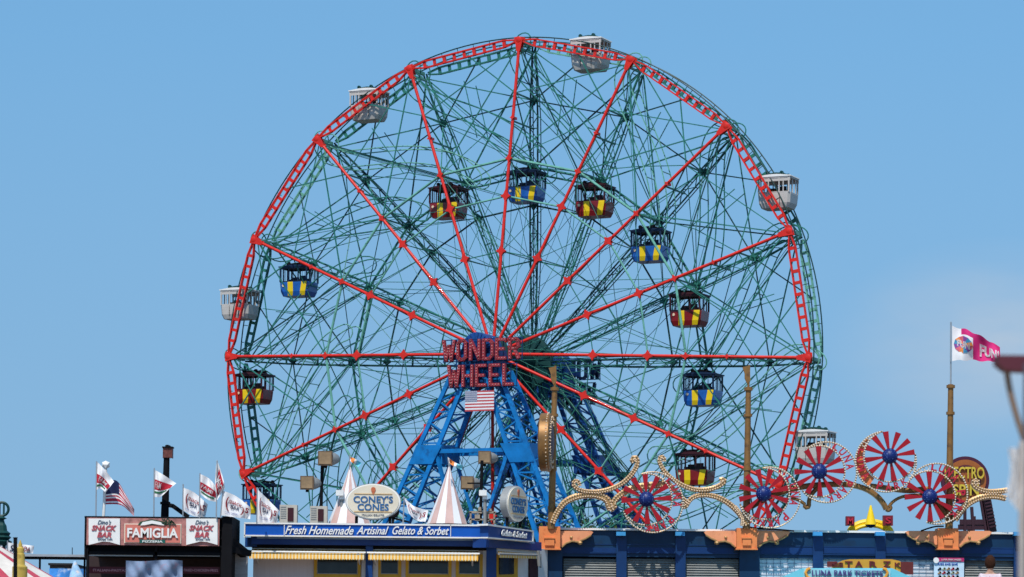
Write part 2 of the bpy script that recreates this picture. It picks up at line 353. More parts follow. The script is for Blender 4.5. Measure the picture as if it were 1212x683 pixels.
# cross ties and braces
def brace(A, B, w, m): mb = MB(); mb.beam(A, B, w, w); wb(mb, 'brace', m)
for i in range(16):
    j = i+1
    brace(SF(i, T3), SF(j, .985), .075, GRND if i % 2 else GRN); brace(SF(j, T3), SF(i, .985), .07, GRN)
    brace(SB(i, T3), SB(j, .985), .08, GRN); brace(SB(j, T3), SB(i, .985), .08, GRND if i % 2 else GRN)
    m1 = P(RW*.985, (ang(i)+ang(j))/2, -.05)
    brace(SF(i, T4), m1, .07, GRN); brace(SB(j, T4), m1+Vector((0, 2.1, 0)), .07, GRND)
mb = MB()
for i in range(16):
    j = i+1; h = (ang(i)+ang(j))/2
    mb.beam(SF(j, T4), SF(i, .985), .06); mb.beam(SB(i, T4), SB(j, .985), .07)
    for t in (T1, T2, T3, T4, .74):
        mb.beam(SF(i, t), SB(i, t), .09 if t > T2 else .05)
    mb.beam(SF(i, T3), SB(i, T2), .06); mb.beam(SB(i, T3), SF(i, T4), .07); mb.beam(SF(i, T3), SB(i, T4), .07); mb.beam(SF(i, T4), SB(i, .985), .06)
    mb.beam(SB(i, T4), SF(i, .985), .06); mb.beam(SB(i, T3), SF(j, T4), .045)
    mb.beam(SF(i, T3), SB(j, T3), .05); mb.beam(SB(i, T2), SB(j, T3), .05)
    q1 = P(RW*.72, h, -1.1); mb.beam(SF(i, T4), q1, .05); mb.beam(SB(j, T4), q1, .05); mb.beam(SF(j, T3), q1, .05); mb.beam(SB(i, T3), q1, .05)
    o1 = P(RW*.71, h, -.2); o2 = P(RW*.9, h+.02, -.2); mb.beam(o1, o2, .05); mb.beam(o1+Vector((0, 1.8, 0)), o2+Vector((0, 1.8, 0)), .05)
o = wb(mb, 'light_brace', GRN); o['kind'] = 'stuff'
mb = MB()
random.seed(11)
for i in range(16):
    j = i+1
    for fn, gn in ((SF, SB), (SB, SF)):
        mb.tube([fn(i, .05), fn(j, T2)], .022, 4); mb.tube([fn(j, .05), fn(i, T2)], .022, 4)
        mb.tube([fn(i, T1), fn(j, T3)], .022, 4); mb.tube([fn(j, T1), fn(i, T3)], .022, 4)
        mb.tube([fn(i, T2), fn(i+2, .97)], .02, 4)
        mb.tube([fn(i, .06), gn(i+2, T3)], .018, 4)
        mb.tube([fn(i, T1), gn(i+1, T2)], .02, 4)
        mb.tube([fn(i+3, .10), gn(i, T4)], .018, 4)
o = wb(mb, 'stay_cable', GRN); o['kind'] = 'stuff'
# curved rails that the inner cars roll along
for i in range(16):
    a0 = ang(i); N = 26; cl = []
    for k in range(N+1):
        f = k/N; r = RW*(.995-.405*f**1.05); sm = f*f*(3-2*f)
        a = a0-(pi/8)*1.35*sm+.10*sin(pi*f); cl.append((r*cos(a), r*sin(a)))
    loop = []
    hw = .55
    def off(k, s, ww=hw):
        p = Vector(cl[k]); t = (Vector(cl[min(k+1, N)])-Vector(cl[max(k-1, 0)])).normalized(); n = Vector((-t.y, t.x)); return p+n*ww*s
    t0 = (Vector(cl[0])-Vector(cl[1])).normalized(); n0 = Vector((t0.y, -t0.x)) # outward end cap
    for k in range(N, -1, -1): loop.append(off(k, -1))
    c0 = Vector(cl[0]); s0 = off(0, -1)-c0
    for k in range(1, 8):
        th = pi*k/8; loop.append(c0+s0*cos(th)+t0*(hw*1.25)*sin(th))
    for k in range(0, N+1): loop.append(off(k, 1))
    tN = (Vector(cl[N])-Vector(cl[N-1])).normalized(); cN = Vector(cl[N]); sN = off(N, 1)-cN
    for k in range(1, 6):
        th = pi*k/6; loop.append(cN+sN*cos(th)+tN*hw*sin(th))
    mb = MB()
    for w in (-.42, WB+.42): mb.tube([WL(p.x, p.y, w) for p in loop], .042, 5, closed=True)
    for k in range(2, N, 5):
        for s in (-1, 1): p = off(k, s); mb.beam(WL(p.x, p.y, -.42), WL(p.x, p.y, WB+.42), .05)
    wb(mb, 'car_rail', GRN if i % 3 else GRNL, True)
# hub
mb = MB()
mb.lathe(WL(0, 0, 2.3), [(.55, 0), (.95, .06), (1.15, .1), (1.15, .3), (.75, .45), (.62, 1.4), (.62, 4.8), (.75, 6.0), (1.25, 6.2), (1.25, 6.5), (.6, 6.8)], 32, (0, 1, 0))
wb(mb, 'hub', GRND, True)
mb = MB(); mb.lathe(WL(0, 0, -3.1), [(1.5, 0), (1.75, .05), (1.75, .3), (1.5, .35)], 40, (0, 1, 0)); 
for k in range(16):
    a = ang(k)+pi/16; mb.beam(P(.9, a, -3.05), P(1.7, a, -3.05), .1)
wb(mb, 'drive_disc', GRND, True)
mb = MB(); mb.lathe(WL(0, 0, 4.2), [(.3, 0), (.32, 3), (.32, 10), (.3, 11.8)], 16, (0, 1, 0)); wb(mb, 'axle', BLUD, True)
# ---------------- towers ----------------
def tower(sgn, w0, name, label, M_):
    tw = thing('support_tower', label, 'steel tower', HUB-Vector((0, 0, 20.5)), -YAW)
    MW[tw.name] = MWH @ Matrix.Translation((0, 0, -20.5))
    def b(mb, n, m, sm=False): mb.v = [v+LIFT for v in mb.v]; return mb.build(n, m, tw, world=False, smooth=sm)
    zt, zb = -1.2, -20.9
    def uo(z, k): # outer / inner edge offset of a leg
        f = (zt-z)/(zt-zb)
        return (1.55+8.9*f, .45+7.9*f)[k]
    def wf(z, k):
        f = (zt-z)/(zt-zb); return w0+sgn*((.9+1.5*f) if k == 0 else (-1.0-1.2*f))
    for s in (-1, 1):
        mb = MB(); zs = []; z = zt
        while z > zb: zs.append(z); z -= .66
        zs.append(zb)
        for io in (0, 1):
            for fb in (0, 1):
                mb.beam(WL(s*uo(zt, io), zt, wf(zt, fb)), WL(s*uo(zb, io), zb, wf(zb, fb)), .26, .2, (0, 1, 0))
        for k in range(len(zs)-1):
            a_, c_ = zs[k], zs[k+1]; p, q_ = (0, 1) if k % 2 else (1, 0)
            for fb in (0, 1):
                mb.beam(WL(s*uo(a_, p), a_, wf(a_, fb)), WL(s*uo(c_, q_), c_, wf(c_, fb)), .09)
                if k % 3 == 0: mb.beam(WL(s*uo(c_, 0), c_, wf(c_, fb)), WL(s*uo(c_, 1), c_, wf(c_, fb)), .1)
            for io in (0, 1):
                mb.beam(WL(s*uo(a_, io), a_, wf(a_, p)), WL(s*uo(c_, io), c_, wf(c_, q_)), .09)
        b(mb, 'leg', M_)
        for (z1, z2) in ((-5.95, -7.15), (-13.5, -14.6)):
            mb = MB(); 
            for fb in (0, 1):
                poly = [(s*(uo(z1, 0)+.12), z1), (s*(uo(z2, 0)+.12), z2), (s*(uo(z2, 1)-.15), z2), (s*(uo(z1, 1)-.35), z1)]
                mb.prism(poly, WL(0, 0, (wf(z1, fb)+wf(z2, fb))/2+sgn*(.16 if fb == 0 else -.16)), X1, Z1, .07)
            for io in (0, 1):
                us = s*(uo(z1, io)+(.2 if io == 0 else -.2)); mb.beam(WL(us, (z1+z2)/2, wf(z1, 0)), WL(us, (z1+z2)/2, wf(z1, 1)), .08, abs(z1-z2))
            b(mb, 'gusset_plate', M_)
    for z in (-6.35, -14.0):
        for fb in (0, 1):
            mb = MB(); mb.beam(WL(-uo(z, 1)+.1, z, wf(z, fb)), WL(uo(z, 1)-.1, z, wf(z, fb)), .22, .26); b(mb, 'cross_beam', M_)
    for s in (-1, 1):
        mb = MB(); mb.beam(WL(s*(uo(-6.5, 1)-.1), -6.5, wf(-6.5, 0)), WL(s*.3, -13.2, wf(-13, 0)), .2); b(mb, 'knee_brace', M_)
        mb = MB(); mb.beam(WL(s*(uo(-6.5, 1)-.1), -6.5, wf(-6.5, 1)), WL(s*.3, -13.2, wf(-13, 1)), .2); b(mb, 'knee_brace', M_)
    mb = MB()
    mb.box(WL(-1.25, -1.75, wf(-1, 0)), WL(1.25, .1, wf(-1, 1))); mb.box(WL(-1.5, -.55, wf(-1, 0)+sgn*.1), WL(1.5, -.25, wf(-1, 1)-sgn*.1))
    mb.box(WL(-1.6, -2.05, wf(-1, 0)+sgn*.06), WL(1.6, -1.8, wf(-1, 1)-sgn*.06))
    for k in range(7): u = -1.35+.45*k; mb.beam(WL(u, -1.75, wf(-1, 0)+sgn*.03), WL(u, -.1, wf(-1, 0)+sgn*.03), .06)
    b(mb, 'bearing_box', BLUM if sgn > 0 else M_)
    mb = MB(); mb.lathe(WL(0, .15, wf(-1, 0)), [(.9, 0), (1.0, .03), (1.0, 1.75), (.9, 1.8)], 32, (0, sgn, 0))
    for k in range(12): a = pi*k/11; mb.beam(WL(.95*cos(a), .15+.95*sin(a), wf(-1, 0)+sgn*.02), WL(.4*cos(a), .15+.4*sin(a), wf(-1, 0)+sgn*.02), .06)
    b(mb, 'axle_cap', BLUD, True)
    return wf
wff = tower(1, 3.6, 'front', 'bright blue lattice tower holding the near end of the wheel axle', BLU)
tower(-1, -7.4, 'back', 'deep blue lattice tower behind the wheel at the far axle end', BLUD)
# ---------------- sign letters ----------------
STROKES = {'W': [(0, 1, .25, 0), (.25, 0, .5, .75), (.5, .75, .75, 0), (.75, 0, 1, 1)], 'O': [(.05, .12, .05, .88), (.95, .12, .95, .88), (.05, .88, .3, 1), (.3, 1, .7, 1), (.7, 1, .95, .88), (.05, .12, .3, 0), (.3, 0, .7, 0), (.7, 0, .95, .12)],
 'N': [(0, 0, 0, 1), (0, 1, 1, 0), (1, 0, 1, 1)], 'D': [(0, 0, 0, 1), (0, 1, .65, 1), (.65, 1, 1, .82), (1, .82, 1, .18), (1, .18, .65, 0), (.65, 0, 0, 0)],
 'E': [(0, 0, 0, 1), (0, 1, .95, 1), (0, .5, .75, .5), (0, 0, .95, 0)], 'R': [(0, 0, 0, 1), (0, 1, .7, 1), (.7, 1, .95, .88), (.95, .88, .95, .6), (.95, .6, .7, .5), (.7, .5, 0, .5), (.5, .5, .95, 0)],
 'H': [(0, 0, 0, 1), (1, 0, 1, 1), (0, .5, 1, .5)], 'L': [(0, 0, 0, 1), (0, 0, .9, 0)]}
ZR = [uz(570, y, 4.95)[1] for y in (402, 425.5, 432, 456.5)]
def wheel_sign(w, sgn, label, u0):
    sg = thing('lettered_sign', label, 'sign', HUB+WN*w+WU*u0-Vector((0, 0, 2.2)), -YAW+(0 if sgn > 0 else pi))
    MW[sg.name] = Matrix.Translation(sg.location) @ Matrix.Rotation(sg.rotation_euler.z, 4, 'Z')
    for word, z0, z1, half in (('WONDER', ZR[1]+2.2, ZR[0]+2.2, 2.72), ('WHEEL', ZR[3]+2.2, ZR[2]+2.2, 2.36)):
        n = len(word); cw = 2*half/n; fr = MB()
        for z in (z0-.06, z1+.06): fr.beam((-half-.05, .16, z), (half+.05, .16, z), .06)
        for k in range(n+1): fr.beam((-half+cw*k, .16, z0-.1), (-half+cw*k, .16, z1+.1), .045)
        for k in range(n): fr.beam((-half+cw*(k+.5), .3, z0-.1), (-half+cw*(k+.5), .3, z1+.1), .05)
        fr.build('sign_frame', NAVY, sg, world=False)
        for k, ch in enumerate(word):
            lw = cw*.66; xo = -half+cw*k+cw*.17; H = z1-z0-.08
            if ch == 'W': lw = cw*.8; xo = -half+cw*k+cw*.1
            lm = MB(); bm_ = MB()
            for (a, b_, c, d) in STROKES[ch]:
                p = Vector((xo+a*lw, 0, z0+.04+b_*H)); q_ = Vector((xo+c*lw, 0, z0+.04+d*H)); dd = (q_-p).normalized()
                lm.beam(p-dd*.09+Vector((0, .04, 0)), q_+dd*.09+Vector((0, .04, 0)), .20, .16, (0, 1, 0)) if False else lm.beam(p-dd*.08, q_+dd*.08, .19, .2, (0, 1, 0))
                m = max(1, int((q_-p).length/.17))
                for e in range(m+1):
                    bm_.ball(p.lerp(q_, e/m)+Vector((0, -.11, 0)), .042)
            lo = lm.build('letter', PINKR if sgn > 0 else DKBL, sg, world=False); bm_.build('bulb_row', BULBP if sgn > 0 else DKRD, lo, world=False)
wheel_sign(4.95, 1, 'red bulb-lit WONDER WHEEL lettering fixed to the front blue tower', uz(570, 428, 4.95)[0])
wheel_sign(-8.9, -1, 'dark mirrored lettering on the far side of the wheel, seen from behind', uz(667, 440, -8.9)[0])
# flag panel under the sign
def us_flag_panel(loc, w, h):
    fp = thing('flag_banner', 'flat stars and stripes banner fixed below the red sign on the tower', 'flag', loc, -YAW)
    mb = MB(); n = 13
    for k in range(n):
        mb.mi(0 if k % 2 == 0 else 1); mb.box((-w/2, 0, -h/2+h*k/n), (w/2, .03, -h/2+h*(k+1)/n))
    mb.mi(2); mb.box((-w/2, -.01, -h/2+h*6/n), (-w/2+w*.42, .0, h/2)); mb.mi(1)
    for r in range(5):
        for c in range(6):
            x = -w/2+w*.42*(c+.5)/6; z = -h/2+h*6/n+h*7/n*(r+.5)/5
            mb.prism([(.045*(1 if q % 2 == 0 else .42)*sin(2*pi*q/10), .045*(1 if q % 2 == 0 else .42)*cos(2*pi*q/10)) for q in range(10)], (x, -.017, z), X1, Z1, .008)
    mb.build('cloth', [CLOTHRP, CLOTHW, CLOTHBP], fp, world=False)
CLOTHRP = mat('faded red stripe', (.50, .07, .08), .8); CLOTHBP = mat('faded blue canton', (.22, .24, .34), .8)
u_, z_ = uz(567.5, 474.5, 5.25); us_flag_panel(HUB+WN*5.25+WU*u_+Z1*z_, 2.0, 1.28)
# ---------------- cars ----------------
def car(kind):
    bodym, framem = {'red': (CARR, DKRD), 'blue': (CARB, DKBL), 'white': (CARW, CARW)}[kind]
    white = kind == 'white'
    t = thing('gondola', 'car', 'gondola', (0, 0, 0), -YAW)
    a, b = 1.07, .82      # half width, half depth
    top = 0.; mid = -.98; low = -1.62; bot = -1.92
    # hull, tapered
    def ringp(x, y, z, c=.14): return [(-x+c, -y, z), (x-c, -y, z), (x, -y+c, z), (x, y-c, z), (x-c, y, z), (-x+c, y, z), (-x, y-c, z), (-x, -y+c, z)]
    mb = MB(); lv = [ringp(a, b, mid), ringp(a, b, mid-.1), ringp(a-.05, b-.04, low), ringp(a-.17, b-.14, bot)]
    vs_ = sum(lv, []); fs = []
    for i in range(3):
        for k in range(8): l = (k+1) % 8; fs.append((i*8+k, (i+1)*8+k, (i+1)*8+l, i*8+l))
    fs = [f[::-1] for f in fs]; fs.append(tuple(24+k for k in range(8))[::-1])
    mb.add(vs_, fs)
    inn = [tuple(Vector(p)*1) for p in ringp(a-.06, b-.06, mid)]; inb = [tuple(p) for p in ringp(a-.3, b-.25, bot+.06)]
    mb.add(inn+inb, [(k, (k+1) % 8, 8+(k+1) % 8, 8+k)[::-1] for k in range(8)]+[tuple(8+k for k in range(8))])
    mb.add(ringp(a, b, mid)+inn, [(k, (k+1) % 8, 8+(k+1) % 8, 8+k) for k in range(8)])
    mb.build('hull', bodym, t, world=False)
    mb = MB()
    for s in (-1, 1):
        y0 = s*(b-.03)
        for x in (-a+.08, -.35, .35, a-.08): mb.beam((x, y0, mid), (x, y0, top+.02), .09 if abs(x) > .5 else .07)
        mb.beam((-a+.08, y0, top-.04), (a-.08, y0, top-.04), .09); mb.beam((-a+.05, y0*1.01, mid+.02), (a-.05, y0*1.01, mid+.02), .06)
        for y in (-.28, .28): mb.beam((s*(a-.03), y, mid), (s*(a-.03), y, top), .06)
        mb.beam((s*(a-.04), -b+.06, top-.04), (s*(a-.04), b-.06, top-.04), .09)
    if white:
        for s in (-1, 1):
            mb.box((-a, s*(b-.03)-.02, top-.28), (a, s*(b-.03)+.02, top-.02))
            for x in (-.62, .62): mb.beam((x, s*(b-.03), mid), (x, s*(b-.03), top), .06)
    else:
        for s in (-1, 1):
            for x in (-.68, .68, 0): mb.beam((x, s*(b-.03), mid), (x, s*(b-.03), top), .018)
            for y in (-.5, 0, .5): mb.beam((s*(a-.03), y, mid), (s*(a-.03), y, top), .018)
    mb.build('window_frame', framem, t, world=False)
    mb = MB(); n = 8
    pr = [(-a-.05, -.02), (-a-.04, .05)]+[(-a*.9+1.8*a*k/n, .05+.09*sin(pi*k/n)) for k in range(n+1)]+[(a+.04, .05), (a+.05, -.02)]
    mb.prism([(x, z+.02) for x, z in pr], (0, 0, 0), X1, Z1, 2*b+.1)
    mb.build('roof', WHITE if white else framem, t, world=False)
    mb = MB(); mb.box((-.75, -.3, bot+.35), (.75, .3, bot+.55)); mb.box((-.75, -.05, bot+.5), (.75, .05, mid+.25)); mb.build('seat', DKINT if not white else BRONZE, t, world=False)
    mb = MB(); mb.box((-.55, .1, mid-.05), (-.1, .2, mid+.4)); mb.box((.15, -.2, mid-.05), (.6, -.1, mid+.45)); mb.build('seat_back', framem if not white else DKINT, t, world=False)
    mb = MB()
    for s in (-1, 1):
        mb.tube([(-.75, s*.42, .12), (-.45, s*.42, .24), (0, s*.42, .28), (.45, s*.42, .24), (.75, s*.42, .12)], .055, 6)
        for x in (-.45, .45): mb.lathe((x, s*.62, .26), [(.12, -.06), (.12, .06)], 12, (0, 1, 0)); mb.beam((x, s*.42, .26), (x, s*.68, .26), .06)
    for x in (-.45, 0, .45): mb.beam((x, -.42, .25), (x, .42, .25), .08)
    mb.build('trolley', GRND if white else BLACK, t, world=False, smooth=True)
    if not white:
        for s in (1, -1):
            for x0, x1, k in ((-.42, -.02, 0), (.50, .90, .12)):
                mb = MB(); e = .012
                f = lambda x, y, z: (x if s > 0 else -x, (-y-e)*s, z)
                vs_ = [f(x0+k, b, mid-.01), f(x1+k, b, mid-.01), f(x1+k, b, mid-.1), f(x0+k, b, mid-.1), f(x1, b-.04, low), f(x0, b-.04, low), f(x1-.08, b-.14, bot+.02), f(x0-.04, b-.14, bot+.02)]
                fs = [(3, 2, 1, 0), (5, 4, 2, 3), (7, 6, 4, 5)]
                mb.add(vs_, fs); mb.build('yellow_panel', YEL, t, world=False)
        mb = MB(); mb.lathe((-.74, -b-.005, mid-.24), [(.09, 0), (.09, .02)], 12, (0, -1, 0)); mb.build('emblem', BULB, t, world=False)
    else:
        mb = MB(); mb.box((-.35, -b-.015, mid-.78), (-.33, -b+.02, mid-.05)); mb.box((.38, -b-.015, mid-.78), (.4, -b+.02, mid-.05)); mb.build('door_seam', DKINT, t, world=False)
    return t
CARS = {}
spots = [('red', 531, 241, 'maroon gondola with yellow stripes, upper left of the hub, left of the top blue one'), ('blue', 623, 222, 'blue gondola with yellow stripes hanging highest, directly above the hub'),
 ('red', 704, 239, 'maroon gondola with yellow stripes just right of the topmost blue gondola'), ('blue', 770, 292, 'blue gondola right of and below the two upper maroon ones'),
 ('red', 816, 368, 'maroon gondola halfway down the right side, above the level of the hub'), ('blue', 832, 462, 'blue gondola on the right side just below hub level'),
 ('red', 823, 556, 'maroon gondola lowest on the right, just above the gold scrollwork'), ('blue', 354, 334, 'blue gondola alone on the left side above hub level'),
 ('red', 301, 461, 'maroon gondola at the far left rim below hub level'), ('blue', 310, 591, 'blue gondola low on the left, half hidden behind the roof flags'),
 ('white', 437, 126, 'white gondola behind the red rim at the upper left'), ('white', 699, 66, 'white gondola at the very top of the wheel'),
 ('white', 921, 229, 'white gondola sticking out of the upper right rim'), ('white', 284, 361, 'white gondola at the left rim, level with no other'),
 ('white', 965, 530, 'white gondola at the lower right rim behind a windmill ornament')]
spots[13] = ('white', 284, 361, 'white gondola on the left rim just above the maroon one')
for kd, px, py, lb in spots:
    if kd not in CARS: t = car(kd); CARS[kd] = t
    else: t = copy_tree(CARS[kd])
    w = -1.12; u, z = uz(px, py, w); t.location = HUB+WN*w+WU*u+Z1*(z+.93)
    t['label'] = lb; t['group'] = 'gondolas hung around the big wheel'
# ---------------- blue arcade ----------------
YA = 110.0
SA = YA/F                                   # metres per photo pixel at the arcade
def W3(px, py, Y): return at(px, py, Y)
arc = thing('amusement_arcade', 'long navy blue arcade building with orange capitals and grey roller shutters', 'building', (at(900, 640, YA).x, YA+1.5, 2.38))
mb = MB(); pbox(mb, 640, 629.5, 1330, 657, YA, 5.5); pbox(mb, 640, 657, 1330, 661.5, YA+.03, .3)
mb.build('upper_wall', NAVY2, arc)
mb = MB(); pbox(mb, 640, 627.8, 1330, 630.2, YA-.12, 5.8); mb.build('roof_coping', WHITE, arc)
mb = MB(); pbox(mb, 640, 646.6, 1330, 647.4, YA-.025, .04); pbox(mb, 640, 656, 1330, 657, YA-.03, .04); mb.build('wall_moulding', NAVY, arc)
mb = MB(); pbox(mb, 640, 661, 1330, 835, YA+5.2, .3); mb.build('rear_wall', DKINT, arc)
PAN = mat('royal wall band', (.001, .030, .13), .5, var=.15)
mb = MB()
for x0, x1 in ((665, 729), (741, 799), (811, 868), (900, 962), (974, 1036), (1048, 1108), (1138, 1200), (1210, 1330)): pbox(mb, x0, 648, x1, 655.4, YA-.012, .03)
mb.build('wall_band', PAN, arc)
for cx in (651, 885, 1123, 1355):
    mb = MB(); pbox(mb, cx-10, 647, cx+14 if cx < 1100 else cx+12, 835, YA-.18, .5); mb.build('column', NAVY2, arc)
for cx in (735, 805, 968, 1042, 1206):
    mb = MB(); pbox(mb, cx-6, 633, cx+6, 835, YA-.07, .4); mb.build('pilaster', NAVY, arc)
    mb = MB(); pbox(mb, cx-5.5, 629.4, cx+5.5, 634, YA-.42, .4); mb.build('pilaster_cap', mat('sunlit blue cap', (.05, .30, .62), .5), arc)  # sunlight on the pilaster tops painted as a lighter blue
SHUT = mat('ribbed grey shutter', (.27, .28, .27), .45, metal=.2, var=.2)
def shutter(x0, x1, y0=661, yb=700):
    mb = MB(); z1 = at(x0, y0, YA+.22).z; z0 = at(x0, yb, YA+.22).z; xa = at(x0, 670, YA+.22).x; xb = at(x1, 670, YA+.22).x
    n = int((z1-z0)/.085)
    for k in range(n):
        z = z1-(z1-z0)*k/n; h = (z1-z0)/n
        mb.add([(xa, YA+.22, z), (xb, YA+.22, z), (xb, YA+.16, z-h*.7), (xa, YA+.16, z-h*.7), (xb, YA+.22, z-h), (xa, YA+.22, z-h)], [(3, 2, 1, 0), (5, 4, 2, 3)])
    mb.build('roller_shutter', SHUT, arc)
for x0, x1 in ((667, 729), (741, 799), (811, 874), (1142, 1200), (1212, 1330)): shutter(x0, x1, 661, 830)
for cx, pol in ((651, 0), (885, 1), (1123, 2)):
    px0, px1 = (638, 663) if cx == 651 else (872, 896) if cx == 885 else (1110.5, 1134.5)
    cap = MB(); pbox(cap, px0, 623 if pol == 0 else 625, px1, 650, YA-.62, .9); pbox(cap, px0-1, 649, px1+1, 650.6, YA-.66, .9)
    co = cap.build('capital', ORNG, arc)
    c2 = MB(); pbox(c2, px0+7, 637, px1-7, 645.5, YA-.70, .2); pbox(c2, px0+6, 636, px1-6, 637.4, YA-.73, .2); c2.build('capital_block', ORNG, co)
    for s in (-1, 1):
        if cx == 651 and s < 0: continue
        e = px1-1 if s > 0 else px0+1
        prof = [(0, 628.5), (37, 628.5), (40, 630), (37.5, 633.5), (31, 637.5), (25, 640), (26.5, 642.5), (24.5, 644), (22.5, 641.6), (15, 640.5), (8, 643), (3, 647.5), (0, 649)]
        pts = [at(e+s*x, y, YA-.2) for x, y in prof]; o = pts[0]
        wg = MB(); wg.prism([((p.x-o.x), p.z-o.z) for p in pts], o, X1, Z1, .22); wo = wg.build('capital_wing', ORNG2, arc)
        tr = MB(); tp = [at(e+s*x, y, YA-.33) for x, y in prof[3:12]]; tr.tube(tp, .035, 6)
        q = at(e+s*24.5, 642.5, YA-.33); tr.ball(q, .09); q = at(e+s*14, 636, YA-.33); tr.ball(q, .06)
        tr.build('scroll_trim', GOLD, wo, smooth=True)
# mesh screen and letters behind the open bay
mb = MB(); pbox(mb, 898, 661.5, 1108, 720, YA+.14, .05); tag(mb.build('screen_panel', mat('pale gauze panel', (.70, .73, .78), .7, var=.1)), 'pale gridded screen closing the open bay behind the ticket booth', 'screen')
mb = MB()
for k in range(26): x = 899+k*8.2; pbox(mb, x, 661.5, x+.35, 700, YA+.10, .02)
for k in range(10): y = 663+k*4.4; pbox(mb, 899, y, 1108, y+.5, YA+.10, .02)
o = mb.build('wire_grid', mat('blue grey wire', (.16, .22, .32), .5)); tag(o, 'thin blue-grey wire grid in front of the pale screen', 'wire grid')
sg = thing('arched_sign', 'yellow sign with dark red block letters above the cyan ticket booth roof', 'sign', at(1032, 672, YA-.9))
pt = [(984, 672), (990, 667), (997, 663.5), (1005, 662), (1055, 662), (1064, 664), (1080, 672), (1080, 678), (984, 678)]
pp = [at(x, y, YA-.9) for x, y in pt]; mb = MB(); mb.prism([(p.x-pp[0].x, p.z-pp[0].z) for p in pp], pp[0], X1, Z1, .12); mb.build('sign_board', mat('amber sign paint', (.60, .29, .03), .5), sg)
mb = MB()
for (x, ch, w) in ((986, 'S', 7), (993, 'S', 6), (1001, 'T', 9), (1013, 'A', 9), (1030, 'R', 9), (1046, 'Z', 9), (1060, 'K', 7)):
    put_text(mb, ch, at(x+w/2-1, 668 if w > 7 else 668.6, YA-.98), X1, Z1, w*SA, (7.4 if w > 7 else 5.5)*SA, .06, bold=.03)
mb.build('letters', mat('dark red letter', (.12, .012, .015), .5), sg)
mb = MB(); pbox(mb, 1066, 665, 1081, 680, YA-.99, .05); pbox(mb, 979, 664.5, 991, 671, YA-.95, .05); mb.build('red_panel', mat('brick red panel', (.13, .018, .016), .5), sg)
bt = thing('ticket_booth', 'cyan-roofed booth with LUNA PARK TICKETS lettering, only its top in view', 'booth', (at(1003, 690, YA-3.5).x, YA-2.6, 2.4))
YB = YA-3.5
a0, a1 = at(950, 672.5, YB), at(1056, 672.5, YB); b0, b1 = at(905, 693, YB), at(1100, 693, YB)
mb = MB(); bk = 1.9
mb.add([b0, b1, a1, a0, b0+Vector((0, bk*2, 0)), b1+Vector((0, bk*2, 0)), a1+Vector((0, bk, 0)), a0+Vector((0, bk, 0))], [(0, 1, 2, 3), (1, 5, 6, 2), (5, 4, 7, 6), (4, 0, 3, 7), (3, 2, 6, 7)])
mb.build('roof', CYAN, bt)
mb = MB(); mb.box((b0.x+.3, YB+.2, 2.4), (b1.x-.3, YB+3, b0.z)); mb.build('booth_wall', WHITE, bt)
mb = MB(); pbox(mb, 951, 673.5, 1054, 692, YB-.1, .12); mb.build('sign_board', mat('pale cyan board', (.30, .66, .74), .5), bt)
mb = MB(); put_text(mb, 'LUNA PARK TICKETS', at(1003, 678.5, YB-.16), X1, Z1, 84*YB/F, 6.8*YB/F, .05, bold=.015); mb.build('letters', mat('purple letter paint', (.08, .06, .22), .5), bt)
mb = MB()
for s, cx in ((-1, 955), (1, 1049)):
    mb.tube([at(cx-s*4, 672.8, YB-.15), at(cx-s*.5, 674, YB-.15), at(cx+s*1.5, 678, YB-.15), at(cx-s*.5, 683, YB-.15), at(cx-s*3.5, 684, YB-.15)], .05, 6)
mb.build('bracket_trim', mat('orange trim', (.75, .35, .05), .5), bt, smooth=True)
pb = thing('notice_board', 'pale blue notice board with magenta header on the arcade column', 'notice board', at(1123, 700, YA-.4))
mb = MB(); pbox(mb, 1105.5, 661.5, 1141, 735, YA-.45, .1); mb.build('board', mat('pale blue board', (.55, .70, .82), .5), pb)
mb = MB(); pbox(mb, 1105.5, 660.2, 1141, 664.6, YA-.48, .13); mb.build('header', mat('magenta header', (.42, .02, .12), .5), pb)
mb = MB(); put_text(mb, 'LUNA PARK PASSES', at(1126, 662.4, YA-.5), X1, Z1, 23*SA, 2.0*SA, .02); mb.lathe(at(1108, 663.2, YA-.5), [(.1, 0), (.1, .02)], 14, (0, -1, 0)); mb.build('header_text', WHITE, pb)
mb = MB(); put_text(mb, 'RIDE AND SAVE', at(1122, 667.6, YA-.47), X1, Z1, 23*SA, 2.2*SA, .02, bold=.02); mb.build('blue_text', ROYAL, pb)
random.seed(3); mb = MB()
for r_ in range(5):
    for k in range(5):
        x = 1112+k*5.2; y = 673.5+r_*4.6; mb.mi((r_*2+k*3) % 4); p = at(x, y, YA-.47); L_ = .055
        mb.beam(p+Vector((-L_, 0, -L_*.6)), p+Vector((L_, 0, L_*.6)), .05, .02, (0, 1, 0)); mb.beam(p+Vector((L_, 0, -L_*.3)), p+Vector((0, 0, L_)), .04, .02, (0, 1, 0))
mb.build('ride_pictures', [BLACK, CLOTHR, GOLD, mat('olive print', (.3, .32, .18), .6)], pb)
